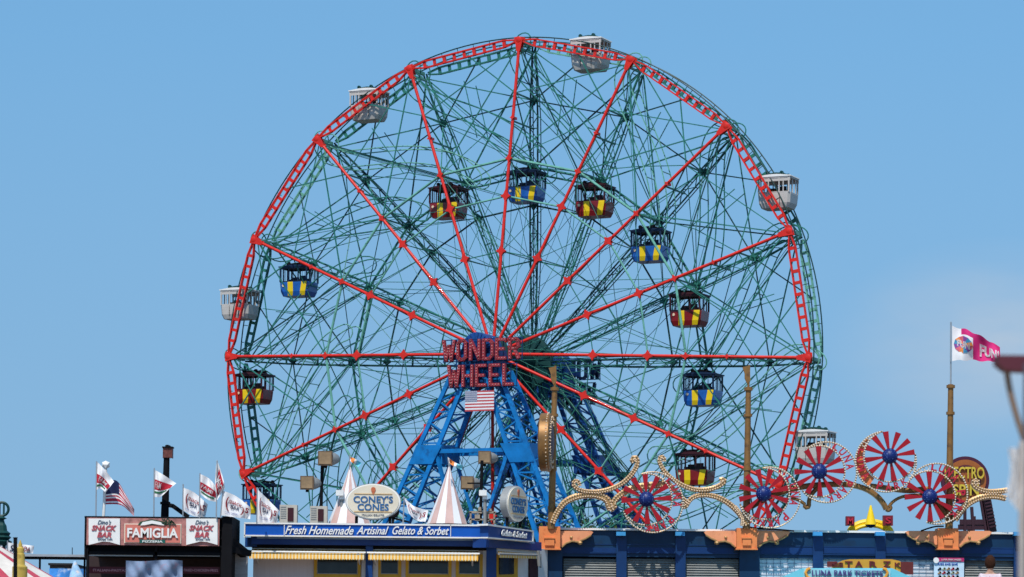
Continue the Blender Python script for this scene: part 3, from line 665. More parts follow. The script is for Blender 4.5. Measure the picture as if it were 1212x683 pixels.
# ---------------- Luna Park ornaments ----------------
YO = YA-.85; SO = YO/F
for nm, px, top, tip, lb in (('gold_pole', 655.5, 458, 433, 'tall gold pole left of the others, carrying the wheel ornament seen edge-on'), ('gold_pole', 884.8, 458, 432, 'tall gold pole in the middle, behind the second windmill ornament'), ('gold_pole', 1124.3, 455, 381, 'tall gold pole at the right with the magenta flag on top')):
    lean = {655.5: -3, 884.8: -1.5, 1124.3: -1}[px]
    t = thing(nm, lb, 'pole', at(px+lean, 626, YO+.25), group='gold poles on the arcade roof')
    mb = MB(); a, b = at(px+lean, 626, YO+.25), at(px+1, top, YO+.25); mb.tube([a, b], [.135, .095], 14)
    for f in (.15, .42, .8, .985): c = a.lerp(b, f); mb.tube([c-Z1*.05, c+Z1*.05], .15, 14)
    mb.build('lower_pole', BRONZE, t, smooth=True)
    mb = MB(); c = at(px+1.2 if px > 1000 else px+2, tip, YO+.25); mb.tube([b, c], .04 if px < 1000 else .03, 8)
    if px < 1000:
        d = b.lerp(c, .55); mb.tube([d, c], .028, 8); mb.prism([(-.2, .1), (.06, .16), (.08, -.35), (-.02, -.5), (-.12, -.3), (-.12, -.12)], c-Z1*.18-X1*.04, X1, Z1, .1)
    mb.build('upper_pole', BRONZE if px < 1000 else STEEL, t, smooth=True)
def bead(mb, p, r=.042): mb.ball(p, r)
def resample(pts, n):
    d = [0]
    for a, b in zip(pts, pts[1:]): d.append(d[-1]+(b-a).length)
    out = []
    for k in range(n):
        t = d[-1]*k/(n-1); i = 0
        while i < len(d)-2 and d[i+1] < t: i += 1
        out.append(pts[i].lerp(pts[i+1], (t-d[i])/max(1e-6, d[i+1]-d[i])))
    return out
def smoothc(pts, it=3):
    for _ in range(it):
        q = [pts[0]]
        for a, b in zip(pts, pts[1:]): q += [a.lerp(b, .25), a.lerp(b, .75)]
        pts = q+[pts[-1]]
    return pts
def scroll(paths, label, YY, beads=True, group='gold scroll arms around the windmill ornaments'):
    t = thing('scroll_arm', label, 'scrollwork', at(paths[0][0][len(paths[0][0])//2][0], 626, YY), group=group)
    for path, w0, w1 in paths:
        pts = smoothc([at(x, y, YY) for x, y in path]); L_ = sum((b-a).length for a, b in zip(pts, pts[1:])); n = max(14, int(L_/.085)); rs = resample(pts, n)
        mb = MB(); bb = MB(); N = len(rs); prev = None
        for k, p in enumerate(rs):
            tg = (rs[min(k+1, N-1)]-rs[max(k-1, 0)]).normalized(); nn = Vector((-tg.z, 0, tg.x)); f = k/(N-1)
            w = w0+(w1-w0)*f; cur = [p+nn*w/2+Vector((0, -.1, 0)), p+nn*w/2*.4+Vector((0, -.13, 0)), p-nn*w/2*.4+Vector((0, -.13, 0)), p-nn*w/2+Vector((0, -.1, 0)), p-nn*w/2+Vector((0, .12, 0)), p+nn*w/2+Vector((0, .12, 0))]
            if prev:
                mb.add(prev+cur, [(a, a+6, (a+1) % 6+6, (a+1) % 6)[::-1] for a in range(6)])
            else: mb.add(cur, [(0, 1, 2, 3, 4, 5)])
            prev = cur
            if beads:
                for s in (-1, 1): bead(bb, p+nn*s*w*.27+Vector((0, -.145, 0)), .034)
        mb.add(prev, [(5, 4, 3, 2, 1, 0)])
        a = mb.build('gold_band', GOLD if beads else BRONZE, t)
        if beads: bb.build('bulb_row', BULB, a)
scroll([([(654, 619), (659, 606), (668, 594), (682, 587.5), (698, 585), (710, 587), (719, 591), (721, 598), (723, 603)], .2, .26), ([(722, 603), (728, 600.5), (725, 596), (730, 589), (741, 580.5), (756, 576), (775, 574), (793, 573)], .2, .26)], 'gold arm rising from the left pole in an arch to the first windmill', YO+.2)
scroll([([(686, 575), (685, 570), (680, 568.5), (678, 574), (683, 579), (693, 582), (708, 582.5), (722, 579.5), (736, 573), (746, 564), (753.5, 553), (755, 544.5), (751, 540.5), (747.5, 544), (750, 547)], .14, .18)], 'S-shaped gold scroll curling up to the left of the first windmill', YO+.15)
scroll([([(786, 546), (786, 541), (781, 540.5), (780, 547), (786, 558), (796, 567.5), (810, 576), (825, 580.5), (840, 579.5), (850, 576), (857.5, 571), (857, 567), (852, 568.5)], .14, .18)], 'S-shaped gold scroll curling over to the right of the first windmill', YO+.15)
scroll([([(884, 621), (878, 611), (868, 600), (855, 590.5), (841, 586), (829, 585.5), (819, 589), (814, 595), (812, 600), (807, 600.5), (808, 596)], .2, .16), ([(793, 573), (800, 583), (808, 590), (814, 595)], .14, .14), ([(870, 600), (876, 607), (879, 615), (878, 622)], .12, .12)], 'gold arm arching left from the middle pole towards the first windmill', YO+.2)
scroll([([(888, 600), (905, 590), (925, 582), (948, 576), (975, 573.5), (1003, 573), (1022, 577), (1036, 585), (1046, 596), (1049, 603)], .22, .17), ([(968, 577), (960, 585), (957, 594), (958, 601), (952, 601.5), (953, 597)], .16, .12), ([(1049, 603), (1052, 605), (1055, 601), (1052, 598)], .12, .1), ([(936, 590), (944, 591), (953, 597)], .1, .1)], 'brown gold beam arching from the middle pole under the second and third windmills', YO+.3, beads=False)
scroll([([(1128, 618), (1112, 600), (1104, 584), (1098, 578), (1080, 581), (1063, 580), (1046, 577), (1030, 575)], .22, .16), ([(1098, 586), (1080, 586), (1066, 588), (1056, 594), (1052, 600)], .12, .1)], 'brown gold beam from the right pole to the third windmill', YO+.3, beads=False)
scroll([([(1130, 615), (1138, 603), (1148, 594), (1162, 588), (1178, 587), (1190, 590)], .24, .2), ([(1157, 573), (1157, 569), (1152, 568), (1151, 574), (1158, 579), (1168, 582), (1180, 582), (1192, 580.5)], .13, .2)], 'gold scroll arms reaching right from the right pole to the picture edge', YO+.15)
def windmill(hx, hy, ox, oy, lab, back=False):
    t = thing('windmill_ornament', lab, 'ornament', at(hx, hy+38, YO), group='windmill and crescent ornaments on the arcade roof')
    c = at(hx, hy, YO); R1 = 29.5*SO; off = random.uniform(0, .25)
    for k in range(12):
        a = 2*pi*k/12+off; d = Vector((cos(a), 0, sin(a))); n = Vector((-sin(a), 0, cos(a)))
        mb = MB(); y0 = Vector((0, -.10, 0)); y1 = Vector((0, .04, 0)); r0, r1 = .27, R1
        w0, w1 = .035, .098
        mb.add([c+d*r0-n*w0+y0, c+d*r1-n*w1+y0, c+d*r1+n*w1+y0, c+d*r0+n*w0+y0, c+d*r0-n*w0+y1, c+d*r1-n*w1+y1, c+d*r1+n*w1+y1, c+d*r0+n*w0+y1],
               [(0, 3, 2, 1)[::-1], (4, 5, 6, 7)[::-1], (0, 4, 5, 1)[::-1], (1, 5, 6, 2)[::-1], (2, 6, 7, 3)[::-1], (3, 7, 4, 0)[::-1]])
        mb.build('blade', BLADE, t)
    mb = MB(); mb.lathe(c+Vector((0, .05, 0)), [(.27, 0), (.275, .1), (.25, .2), (.18, .28), (.09, .33), (0, .345)], 20, (0, -1, 0)); mb.build('hub_ball', BALL, t, smooth=True)
    oc = at(ox, oy, YO); Ro = 36*SO; Ri = 30.5*SO; mb = MB(); bb = MB()
    dvec = oc-c; th = atan2(dvec.z, dvec.x); D = dvec.length
    # tips of the crescent
    ca = (D*D+Ri*Ri-Ro*Ro)/(2*D*Ri); ca = max(-.97, min(.97, ca)); ai = math.acos(ca)
    inn = [c+Vector((cos(th+v), 0, sin(th+v)))*Ri for v in [ai*(-1+2*k/40) for k in range(41)]]
    p0 = inn[0]-oc; p1 = inn[-1]-oc; b0 = atan2(p0.z, p0.x); b1 = atan2(p1.z, p1.x)
    while b1 < b0: b1 += 2*pi
    Ro2 = (p0.length+p1.length)/2
    out = [oc+Vector((cos(b0+(b1-b0)*k/48), 0, sin(b0+(b1-b0)*k/48)))*Ro2 for k in range(49)]
    mb.tube(inn, .028, 6); mb.tube(out, .028, 6)
    fr = mb.build('crescent_frame', GOLD, t, smooth=True)
    for arc_ in (inn, out):
        L_ = sum((b-a).length for a, b in zip(arc_, arc_[1:]))
        for p in resample(arc_, int(L_/.085)): bb.ball(p+Vector((0, -.04, 0)), .034)
    bb.build('bulb_row', BULBW, fr)
    # rings and letters between the two arcs
    rg = MB(); lt = MB(); NN = 17; word = 'LUNA PARK'
    for k in range(1, NN-1):
        f = k/(NN-1); v = ai*(-1+2*f); d = Vector((cos(th+v), 0, sin(th+v))); pi_ = c+d*Ri
        # outward hit with the outer circle
        q = pi_-oc; bq = q.dot(d); s_ = -bq+sqrt(max(0, bq*bq-q.dot(q)+Ro2*Ro2)); m = pi_+d*s_/2; gap = s_
        if 4 <= k < 4+len(word):
            ch = ''
            ch = word[k-4] if cos(th) <= 0 else word[8-(k-4)]
            if ch != ' ':
                rt = Vector((sin(th+v), 0, -cos(th+v)))*(1 if cos(th) > 0 else -1)
                if cos(th) > 0: r_, u_ = rt, d
                else: r_, u_ = rt, -d
                put_text(lt, ch, m+Vector((0, -.03, 0)), r_, u_, .20, min(.30, gap*.8), .05, bold=.03, res=2)
        elif gap > .09:
            rr = gap*.42; rg.tube([m+Vector((cos(2*pi*j/14)*rr, 0, sin(2*pi*j/14)*rr)) for j in range(14)], .018, 5, closed=True)
    lt.build('letters', CLOTHR, fr); rg.build('ring_filigree', BULBW, fr)
    if back:
        mb = MB(); r1, r2 = Ri+.02, Ro2-.03
        seg = [ai*(-.75+.75*k/14) for k in range(15)]
        A = [c+Vector((cos(th+v), 0, sin(th+v)))*(Ri+.03)+Vector((0, .07, 0)) for v in seg]
        B = []
        for v in seg:
            d = Vector((cos(th+v), 0, sin(th+v))); pi_ = c+d*Ri; q = pi_-oc; bq = q.dot(d); s_ = -bq+sqrt(max(0, bq*bq-q.dot(q)+Ro2*Ro2)); B.append(pi_+d*(s_-.03)+Vector((0, .07, 0)))
        for k in range(14): mb.add([A[k], B[k], B[k+1], A[k+1]], [(0, 1, 2, 3)])
        mb.build('letter_backing', ORNG, fr)
random.seed(8)
windmill(765, 591, 772.5, 594.5, 'red-bladed windmill with crescent, alone between the left and middle poles')
windmill(903.7, 584.4, 911, 589, 'windmill with crescent standing in front of the middle gold pole')
windmill(969.5, 558, 978, 559, 'windmill with crescent in front of the lowest white gondola')
windmill(1053, 540, 1048.5, 546.5, 'highest windmill, its crescent below and to the left', True)
windmill(1100.2, 588, 1109, 584.5, 'windmill with crescent in front of the right gold pole')
# wheel ornament seen edge-on on the left pole
t = thing('rim_ornament', 'gold bulb-rimmed wheel ornament seen nearly edge-on against the left pole', 'ornament', at(648, 560, YO+.1))
c = at(648.5, 523.5, YO-.25); ax = Vector((.99, -.11, 0)).normalized(); mb = MB()
mb.lathe(c, [(.62, .12), (.97, .12), (1.02, .08), (1.02, -.22), (.97, -.26), (.62, -.26)], 44, ax, (0, 0, 1)); mb.build('gold_drum', BRONZE, t, smooth=True)
bb = MB(); rx = Vector((0, 0, 1)); ry = ax.cross(rx)
for k in range(44):
    a = 2*pi*k/44
    for h, r_ in ((.16, .9), (.16, .72), (.02, 1.02)): bb.ball(c+ax*h+(rx*cos(a)+ry*sin(a))*r_, .03)
bb.build('bulb_row', BULB, t)
mb = MB(); mb.lathe(c, [(.6, .1), (.6, .16), (.3, .2)], 30, ax, (0, 0, 1)); mb.build('face_disc', mat('dark maroon face', (.08, .012, .015), .5), t)
mb = MB(); mb.beam(c+ax*.1, at(655, 523, YO+.25), .12); mb.build('bracket', BRONZE, t)
# electro sign behind
t = thing('round_ride_sign', 'round purple and orange sign with yellow ELECTRO SPIN lettering behind the right pole', 'sign', at(1142, 628, 118))
YE = 118; SE = YE/F; c = at(1142.5, 568.5, YE)
for n_, r_, h, m in (('outer_disc', 28.5, 0, mat('plum paint', (.06, .01, .03), .5)), ('orange_ring', 24.5, .06, mat('burnt orange paint', (.30, .09, .02), .5)), ('inner_disc', 18, .1, mat('plum paint dark', (.09, .015, .03), .5)), ('core_disc', 13, .13, mat('rust paint', (.26, .07, .02), .5))):
    mb = MB(); mb.lathe(c, [(r_*SE, -.2 if h == 0 else 0), (r_*SE, h+.02)], 48, (0, -1, 0)); mb.build(n_, m, t)
mb = MB(); put_text(mb, 'ELECTRO', at(1141.5, 559.5, YE-.2), X1, Z1, 47*SE, 14*SE, .08, bold=.02); put_text(mb, 'SPIN', at(1143, 580, YE-.2), X1, Z1, 31*SE, 13.5*SE, .08, bold=.02)
mb.build('letters', mat('yellow sign letter', (.52, .38, .04), .5), t)
mb = MB(); 
for (x0, y0, x1, y1, w) in ((1166, 585, 1174, 630, .35), (1161, 590, 1168, 632, .12), (1136, 618, 1172, 618, .16), (1134, 624, 1172, 624, .1), (1142, 596, 1142, 630, .1), (1150, 600, 1152, 630, .1)): mb.beam(at(x0, y0, YE), at(x1, y1, YE), w, .2)
for k in range(10): mb.beam(at(1164+k*.8, 588+k*4, YE-.2), at(1172+k*.8, 586+k*4, YE-.2), .06)
pbox(mb, 1150, 611, 1155, 616, YE, .2); pbox(mb, 1146, 622, 1152, 628, YE, .3)
mb.build('support_frame', mat('dark plum steel', (.04, .012, .02), .5), t)
t = thing('ride_top', 'yellow cone and arch of a ride top peeking over the arcade roof', 'ride sign', at(1030, 632, 117)); YR = 117; SR = YR/F
mb = MB(); c = at(1030.5, 621, YR); mb.lathe(c, [(6.8*SR, 0), (6.3*SR, .06), (.03, 23*SR)], 24); mb.build('cone', YEL, t, smooth=True)
mb = MB(); mb.lathe(c-Z1*.12, [(.05, 0), (4*SR, .05), (6.3*SR, .12)], 20); mb.build('cone_base', DKBL, t)
mb = MB(); mb.tube([at(1030+25*cos(a), 632-14.5*sin(a), YR+.3) for a in [pi*k/24 for k in range(25)]], .11, 8); mb.tube([at(1030+21*cos(a), 633-11*sin(a), YR+.2) for a in [pi*k/24 for k in range(25)]], .07, 8); 
for k in range(1, 24): a = pi*k/24; mb.beam(at(1030+25*cos(a), 632-14.5*sin(a), YR+.25), at(1030+21*cos(a), 633-11*sin(a), YR+.2), .06)
mb.build('arch', YEL, t)
for (x0, y0, x1, y1, s_) in ((1001.5, 611, 1011.5, 622, 'M'), (1045.5, 610, 1057, 622, 'S')):
    mb = MB(); pbox(mb, x0, y0, x1, y1, YR-.3, .3); o = mb.build('letter_box', mat('maroon box', (.16, .01, .02), .5), t)
    mb = MB(); put_text(mb, s_, at((x0+x1)/2, (y0+y1)/2, YR-.33), X1, Z1, 6.5*SR, 7.5*SR, .04, bold=.02); mb.build('letter', CLOTHR, o)
# string of cable over the roof
mb = MB(); mb.tube(smoothc([at(x, y, YO+.5) for x, y in ((886, 624), (900, 626), (918, 626.5), (940, 628.6))]), .03, 5); tag(mb.build('power_cable', BLACK), 'black cable sagging along the roof edge right of the middle pole', 'cable')
mb = MB(); mb.tube(smoothc([at(x, y, YO+.5) for x, y in ((1090, 628.5), (1100, 625), (1108, 623), (1117, 623))]), .03, 5); tag(mb.build('power_cable', BLACK), 'black cable looping to the foot of the right gold pole', 'cable')
# ---------------- flags ----------------
FS = {}
def flag(label, pole, grid, Y, prints=(), base=None, text=(), pole_r=.022, name='flag', cat='flag', group='flags flying over the snack bar roofs', polem=None, mats=None, colfn=None, ball=False, wav=.05, pname='flagpole'):
    base = base or CLOTHW
    t = thing(name, label, cat, at(pole[0][0], pole[0][1], Y), group=group)
    mb = MB(); a, b = at(*pole[0], Y), at(*pole[1], Y); mb.tube([a, b], pole_r, 8)
    if ball: mb.ball(b, pole_r*3)
    mb.build('flagpole', polem or STEEL, t)
    top, bot = grid; n = len(top)-1
    def S(u, v, e=0.):
        def cr(p, u):
            x = u*n; i = min(int(x), n-1); f = x-i; g = lambda k: Vector(p[max(0, min(n, k))]); p0, p1, p2, p3 = g(i-1), g(i), g(i+1), g(i+2)
            return .5*((2*p1)+(p2-p0)*f+(2*p0-5*p1+4*p2-p3)*f*f+(3*p1-p0-3*p2+p3)*f**3)
        q = cr(top, u)*(1-v)+cr(bot, u)*v
        y = Y-.0+wav*(sin(u*9+v*3+pole[0][0])+.5*sin(u*17-v*5))*min(1, u*4)-e
        return at(q.x, q.y, y)
    FS[t.name] = S
    mb = MB(); NU, NV = 26, 16
    vs_ = [S(i/NU, j/NV) for j in range(NV+1) for i in range(NU+1)]; 
    for j in range(NV):
        for i in range(NU): pass
    b0 = len(mb.v); mb.v += vs_
    for j in range(NV):
        for i in range(NU):
            k = j*(NU+1)+i; mb.f.append((k, k+1, k+NU+2, k+NU+1)[::-1]); mb.m.append(colfn((i+.5)/NU, (j+.5)/NV) if colfn else 0)
    cl = mb.build('cloth', mats or [base], t, smooth=True)
    for (u0, v0, u1, v1, m) in prints:
        p = MB(); K = 10; vs_ = [S(u0+(u1-u0)*i/K, v0+(v1-v0)*j/K, .012) for j in range(K+1) for i in range(K+1)]; p.v += vs_
        for j in range(K):
            for i in range(K): k = j*(K+1)+i; p.f.append((k, k+1, k+K+2, k+K+1)[::-1]); p.m.append(0)
        p.build('print', m, cl, smooth=True)
    for (s_, uc, vc, w, h, m, *kw) in text:
        vv, ff = txt(s_, w, h, .0, **(kw[0] if kw else {})); p = MB()
        p.add([S(min(1, max(0, uc+v.x)), min(1, max(0, vc-v.y)), .045) for v in vv], ff); p.build('lettering', m, cl)
    return t
def ringprint(t, uc, vc, S_=None): pass
GR = mat('green band print', (.03, .16, .07), .8)
YF = 103.0
FAM = lambda v0=.30, v1=.68: [(0, v0, .95, v1, CLOTHR), (0.05, v1+.06, .8, v1+.14, GR)]
SW = {'shear': .3, 'bold': .02}
def snack(lbl, pole, grid, Y=YF):
    return flag(lbl, pole, grid, Y, prints=(), text=(('(', .22, .48, .12, .62, CLOTHR), ('SNACK', .48, .36, .42, .17, CLOTHR, SW), ('BAR', .45, .56, .28, .17, CLOTHB, SW), (')', .68, .6, .12, .5, CLOTHR, SW), ('S', .84, .42, .16, .4, CLOTHR, SW), ('COLD DRINKS', .35, .86, .42, .09, ROYAL)))
US = lambda u, v: (2 if (u < .42 and v < .54) else (0 if int(v*13) % 2 == 0 else 1))
flag('white flag with a red print, leftmost on the black snack bar roof', ((113.5, 612), (114.3, 546)), ([(114.5, 546), (124, 556), (135, 570)], [(114.3, 580), (119, 578), (125, 583)]), YF, FAM(.42, .75), text=(('FAM', .5, .58, .6, .22, CLOTHW, SW),))
flag('stars and stripes flag drooping on a white pole with a ball top', ((122.5, 612), (125.3, 550)), ([(125, 570), (138, 569), (148, 584), (159, 603)], [(124.5, 597), (139, 597), (147, 600), (158.5, 611)]), YF+.4, mats=[mat('stripe red', (.42, .03, .06), .8), CLOTHW, mat('canton navy', (.015, .025, .09), .8)], colfn=US, pole_r=.05, ball=True, polem=WHITE)
flag('white flag with red band partly behind the black lamp post', ((182, 612), (182.6, 554)), ([(182.6, 556), (192, 561), (208.5, 572)], [(182.5, 588), (190, 588), (199, 580)]), YF+.3, FAM(.34, .72), text=(('FAM', .3, .53, .4, .26, CLOTHW, SW),))
snack('white snack bar flag with round print, just right of the black lamp post', ((216.5, 612), (216.8, 573)), ([(216.5, 577), (230, 583), (246, 597)], [(216.5, 604), (230, 611), (243, 612)]), YF+.3)
flag('white flag with red and green print on the pole taller than its neighbours', ((236, 613), (236.7, 560)), ([(237, 561), (247, 566), (256, 576)], [(237.5, 585), (247, 592), (257, 594)]), YF-.2, FAM(.38, .74), text=(('FAMI', .4, .56, .7, .2, CLOTHW, SW),))
flag('narrow white flag twisting upward with a red centre, highest of the right group', ((256, 613), (257, 545)), ([(256.5, 544), (261, 556), (265, 570), (266, 578)], [(254.6, 566), (255, 578), (256, 588), (257, 592)]), YF-.4, [(.25, .1, .75, .9, CLOTHR)], text=(('MIG', .5, .5, .45, .5, CLOTHW, SW),))
snack('white snack bar flag at the right end of the black snack bar roof', ((261, 613), (264, 579)), ([(264, 581), (279, 587), (297, 601)], [(262, 610), (280, 612.5), (296, 614.5)]), YF-.3)
snack('white snack bar flag at the left end of the gelato stand roof', ((304, 620), (304.6, 577)), ([(304.6, 579), (314, 588), (330, 604)], [(304.8, 618), (316, 618.5), (328, 618)]), YF+.6)
snack('white snack bar flag between the oval sign and the striped tent', ((477, 621), (478.5, 588)), ([(478.5, 589), (490, 599), (507, 604)], [(484, 608), (493, 616), (504, 617.5)]), YF+2)
flag('pale flag at the far left behind the yellow turret', ((9, 665), (9, 640)), ([(9, 642), (24, 644), (40.5, 646)], [(10, 656), (24, 655), (39, 655)]), 112, text=(('SODA', .62, .5, .4, .6, CLOTHR, SW), ('S', .2, .5, .2, .6, CLOTHB, SW)), wav=.03)
flag('tiny windblown pennant on the striped tent behind the oval sign', ((413.5, 556), (413.8, 538)), ([(413.5, 540), (420, 543), (428, 548)], [(413.5, 545), (419, 549), (424, 553)]), YF+3, [(.2, 0, .5, 1, CLOTHO), (.65, 0, 1, 1, CYAN)], group='pennants on the striped tents', pole_r=.015)
flag('tiny windblown pennant on the tall striped tent', ((531.5, 553), (530, 541)), ([(530, 541), (538, 547), (548, 551)], [(530, 546), (537, 552), (546, 556)]), YF+3, [(.2, 0, .5, 1, CLOTHO), (.65, 0, 1, 1, CYAN)], group='pennants on the striped tents', pole_r=.015)
ft = flag('white and magenta flag reading FUN! high on the right gold pole', ((1125.3, 428), (1125.6, 382)), ([(1127, 385.5), (1135, 389), (1143, 389), (1152, 394.5), (1161, 397), (1170, 404), (1176, 406), (1183.5, 411)], [(1127, 427.5), (1135, 426), (1143, 427), (1152, 425.5), (1161, 428), (1170, 427), (1177, 428.5), (1184, 427)]), YO+.2, mats=[CLOTHW, CLOTHM], colfn=lambda u, v: 1 if u > .44-.24*(v < .16)+.10*abs(v-.5)*0 and not (u < .40 and v > .8) else 0, text=(('FUN!', .76, .57, .42, .50, CLOTHW, {'bold': .04}),), group='', pole_r=.03, wav=.11)
if 'group' in ft: del ft['group']
# round multicolour print on that flag
S = FS[ft.name]; cl = [o for o in ft.children if o.name.startswith('cloth')][0]
mb = MB()
for k in range(12):
    a, b = 2*pi*k/12, 2*pi*(k+1)/12; mb.mi(k % 4)
    for j in range(4):
        q = lambda f, g: S(.235+.19*f/4*cos(g), .50-.27*f/4*sin(g), .014); mb.add([q(j, a), q(j+1, a), q(j+1, b), q(j, b)], [(0, 1, 2, 3)])
mb.build('round_print', [CLOTHO, mat('teal print', (.05, .25, .42), .8), mat('violet print', (.22, .06, .28), .8), mat('rose print', (.6, .12, .16), .8)], cl)
vv, ff = txt('FUN', .27, .22, 0., bold=.04); mb = MB(); mb.add([S(.235+v.x*.95, .50-v.y+v.x*.35, .03) for v in vv], ff); mb.build('round_lettering', CLOTHW, cl)
# ---------------- snack bar with the FAMIGLIA sign ----------------
YS = 103.0; SS = YS/F
fb = thing('snack_bar', 'black-framed snack bar with a pink and white sign board along its roof', 'building', (at(185, 690, YS).x, YS+1.5, 2.4))
mb = MB(); pbox(mb, 100, 611.5, 262, 614, YS-.1, .5); pbox(mb, 100, 645, 262, 647, YS-.1, .5); pbox(mb, 100, 611.5, 102, 660, YS-.1, .5); pbox(mb, 261.5, 611, 273.5, 790, YS-.12, 3.0)
pbox(mb, 104, 612.2, 272, 656, YS+.12, .35); pbox(mb, 104, 653.2, 262, 657, YS-.05, 3.0)
for x in (101, 182, 260.5): pbox(mb, x, 647, x+3, 790, YS-.05, .14)
pbox(mb, 100, 612, 262, 650, YS+3.2, .2)
mb.build('frame', BLACK, fb)
mb = MB(); mb.beam(at(262, 633, YS), at(289, 655, YS+1.2), .2, .3); pbox(mb, 262, 612, 289, 640, YS+1.6, .2) if False else None
mb.beam(at(272, 650, YS+.2), at(296, 655, YS+.8), .15, .2); mb.build('side_roof', BLACK, fb)
mb = MB(); pbox(mb, 272, 655, 292, 790, YS+1.2, .2); mb.build('side_wall', mat('weathered grey boards', (.33, .32, .32), .7, var=.3, stretch=(1, 1, 6)), fb)
mb = MB(); pbox(mb, 104, 656.5, 181, 658.3, YS-.02, .1); pbox(mb, 185, 656.5, 260, 658.3, YS-.02, .1); mb.build('shutter_rail', GREY, fb)
mb = MB(); pbox(mb, 103, 646, 262, 790, YS+2.6, .1); mb.build('back_wall', mat('dark brown interior', (.035, .02, .02), .7), fb)
mb = MB(); pbox(mb, 104, 671, 181, 679, YS+.35, .05); pbox(mb, 216, 671, 260, 679, YS+.35, .05); o = mb.build('menu_strip', mat('dark red strip', (.10, .012, .018), .6), fb)
mb = MB(); put_text(mb, 'ITALIAN-PASTAS', at(130, 675, YS+.32), X1, Z1, 40*SS, 3.2*SS, .02, bold=.02); put_text(mb, 'FRIED-CHICKEN-FRIES', at(238, 675, YS+.32), X1, Z1, 41*SS, 3.2*SS, .02, bold=.02); mb.build('menu_lettering', mat('faded pink letter', (.50, .22, .24), .6), o)
# sign board
PINKB = mat('pink mottled board', (.45, .19, .17), .5, var=.5, scale=5)
sb = thing('roof_sign', 'wide sign board reading FAMIGLIA between two SNACK BAR panels', 'sign', at(180, 646, YS-.3))
mb = MB(); pbox(mb, 102.5, 613.5, 259.5, 645.5, YS-.25, .12); mb.build('board', PINKB, sb)
for k in (0, 1):
    x0 = 105 if k == 0 else 220.5; x1 = x0+37
    pts = [at(x, y, YS-.30) for x, y in ((x0, 613.8), (x1, 613.8), (x1, 645), ((x0+x1)/2+6, 641.5), ((x0+x1)/2-2, 641), (x0, 645))]
    mb = MB(); mb.prism([(p.x-pts[0].x, p.z-pts[0].z) for p in pts], pts[0], X1, Z1, .05); o = mb.build('white_panel', CREAM if False else WHITE, sb)
    m_ = (x0+x1)/2
    mb = MB(); put_text(mb, 'Dino\'s', at(m_, 618, YS-.34), X1, Z1, 16*SS, 5*SS, .02, shear=.4); put_text(mb, 'SINCE 1974', at(m_+1, 638.5, YS-.34), X1, Z1, 17*SS, 2*SS, .02, bold=.015); mb.build('small_lettering', mat('slate lettering', (.10, .14, .20), .5), o)
    mb = MB(); put_text(mb, 'SNACK', at(m_-.5, 625, YS-.34), X1, Z1, 29*SS, 6.5*SS, .03, shear=.25, bold=.035); put_text(mb, 'BAR', at(m_, 633, YS-.34), X1, Z1, 17*SS, 6.5*SS, .03, shear=.25, bold=.035); mb.build('red_lettering', mat('brick letter red', (.42, .07, .09), .5), o)
mb = MB(); pbox(mb, 147, 620, 214.5, 643, YS-.30, .05); o = mb.build('sign_border', CREAM, sb)
mb = MB(); pbox(mb, 148.2, 621, 213.3, 642, YS-.33, .04); mb.build('sign_field', mat('salmon field', (.58, .17, .13), .5, var=.08), o)
mb = MB(); pbox(mb, 165, 638.8, 195.5, 643, YS-.36, .03); mb.build('green_ribbon', mat('ribbon green', (.01, .10, .08), .5), o)
mb = MB(); put_text(mb, 'FAMIGLIA', at(180.7, 630.8, YS-.37), X1, Z1, 60*SS, 11.5*SS, .03, bold=.03); put_text(mb, 'PIZZERIA', at(180.5, 640.9, YS-.39), X1, Z1, 24*SS, 2.4*SS, .02, bold=.02); mb.build('white_lettering', WHITE, o)
mb = MB(); pts = [at(x, y, YS-.36) for x, y in ((166, 622), (169, 618), (180, 616), (190, 618), (195, 622), (190, 621.5), (180, 619.8), (172, 621.5))]
mb.prism([(p.x-pts[0].x, p.z-pts[0].z) for p in pts], pts[0], X1, Z1, .03); mb.build('ribbon_banner', WHITE, o)
mb = MB(); pts = [at(x, y, YS-.33) for x, y in ((163, 621.5), (166, 617.5), (180, 614.6), (194, 617.5), (198, 621.5))]; mb.prism([(p.x-pts[0].x, p.z-pts[0].z) for p in pts], pts[0], X1, Z1, .03)
random.seed(5)
for k in range(26):
    p = at(random.uniform(193, 206), random.uniform(615.5, 620), YS-.36); mb.beam(p, p+Vector((random.uniform(-.1, .1), 0, random.uniform(-.1, .1))), .05, .03)
mb.build('basil_leaves', mat('basil green', (.02, .06, .03), .6), o)
# cloth banner
mb = MB(); NU, NV = 40, 12
def bs(i, j):
    u, v = i/NU, j/NV; return at(149+67*u, 663.5+.8*sin(u*pi*2)+34*v, YS-.02+.10*sin(u*13+v*5)+.05*sin(u*29-v*9)-.2)
mb.v += [bs(i, j) for j in range(NV+1) for i in range(NU+1)]
for j in range(NV):
    for i in range(NU): k = j*(NU+1)+i; mb.f.append((k, k+1, k+NU+2, k+NU+1)[::-1]); mb.m.append(0)
bn = solo(mb, 'cloth_banner', mat('blue pink print cloth', (.20, .27, .40), .8, var=.3, scale=1.2, dirt=(.32, .17, .22)), 'wrinkled grey-blue banner with pink print hung under the snack bar sign', 'banner', smooth=True)
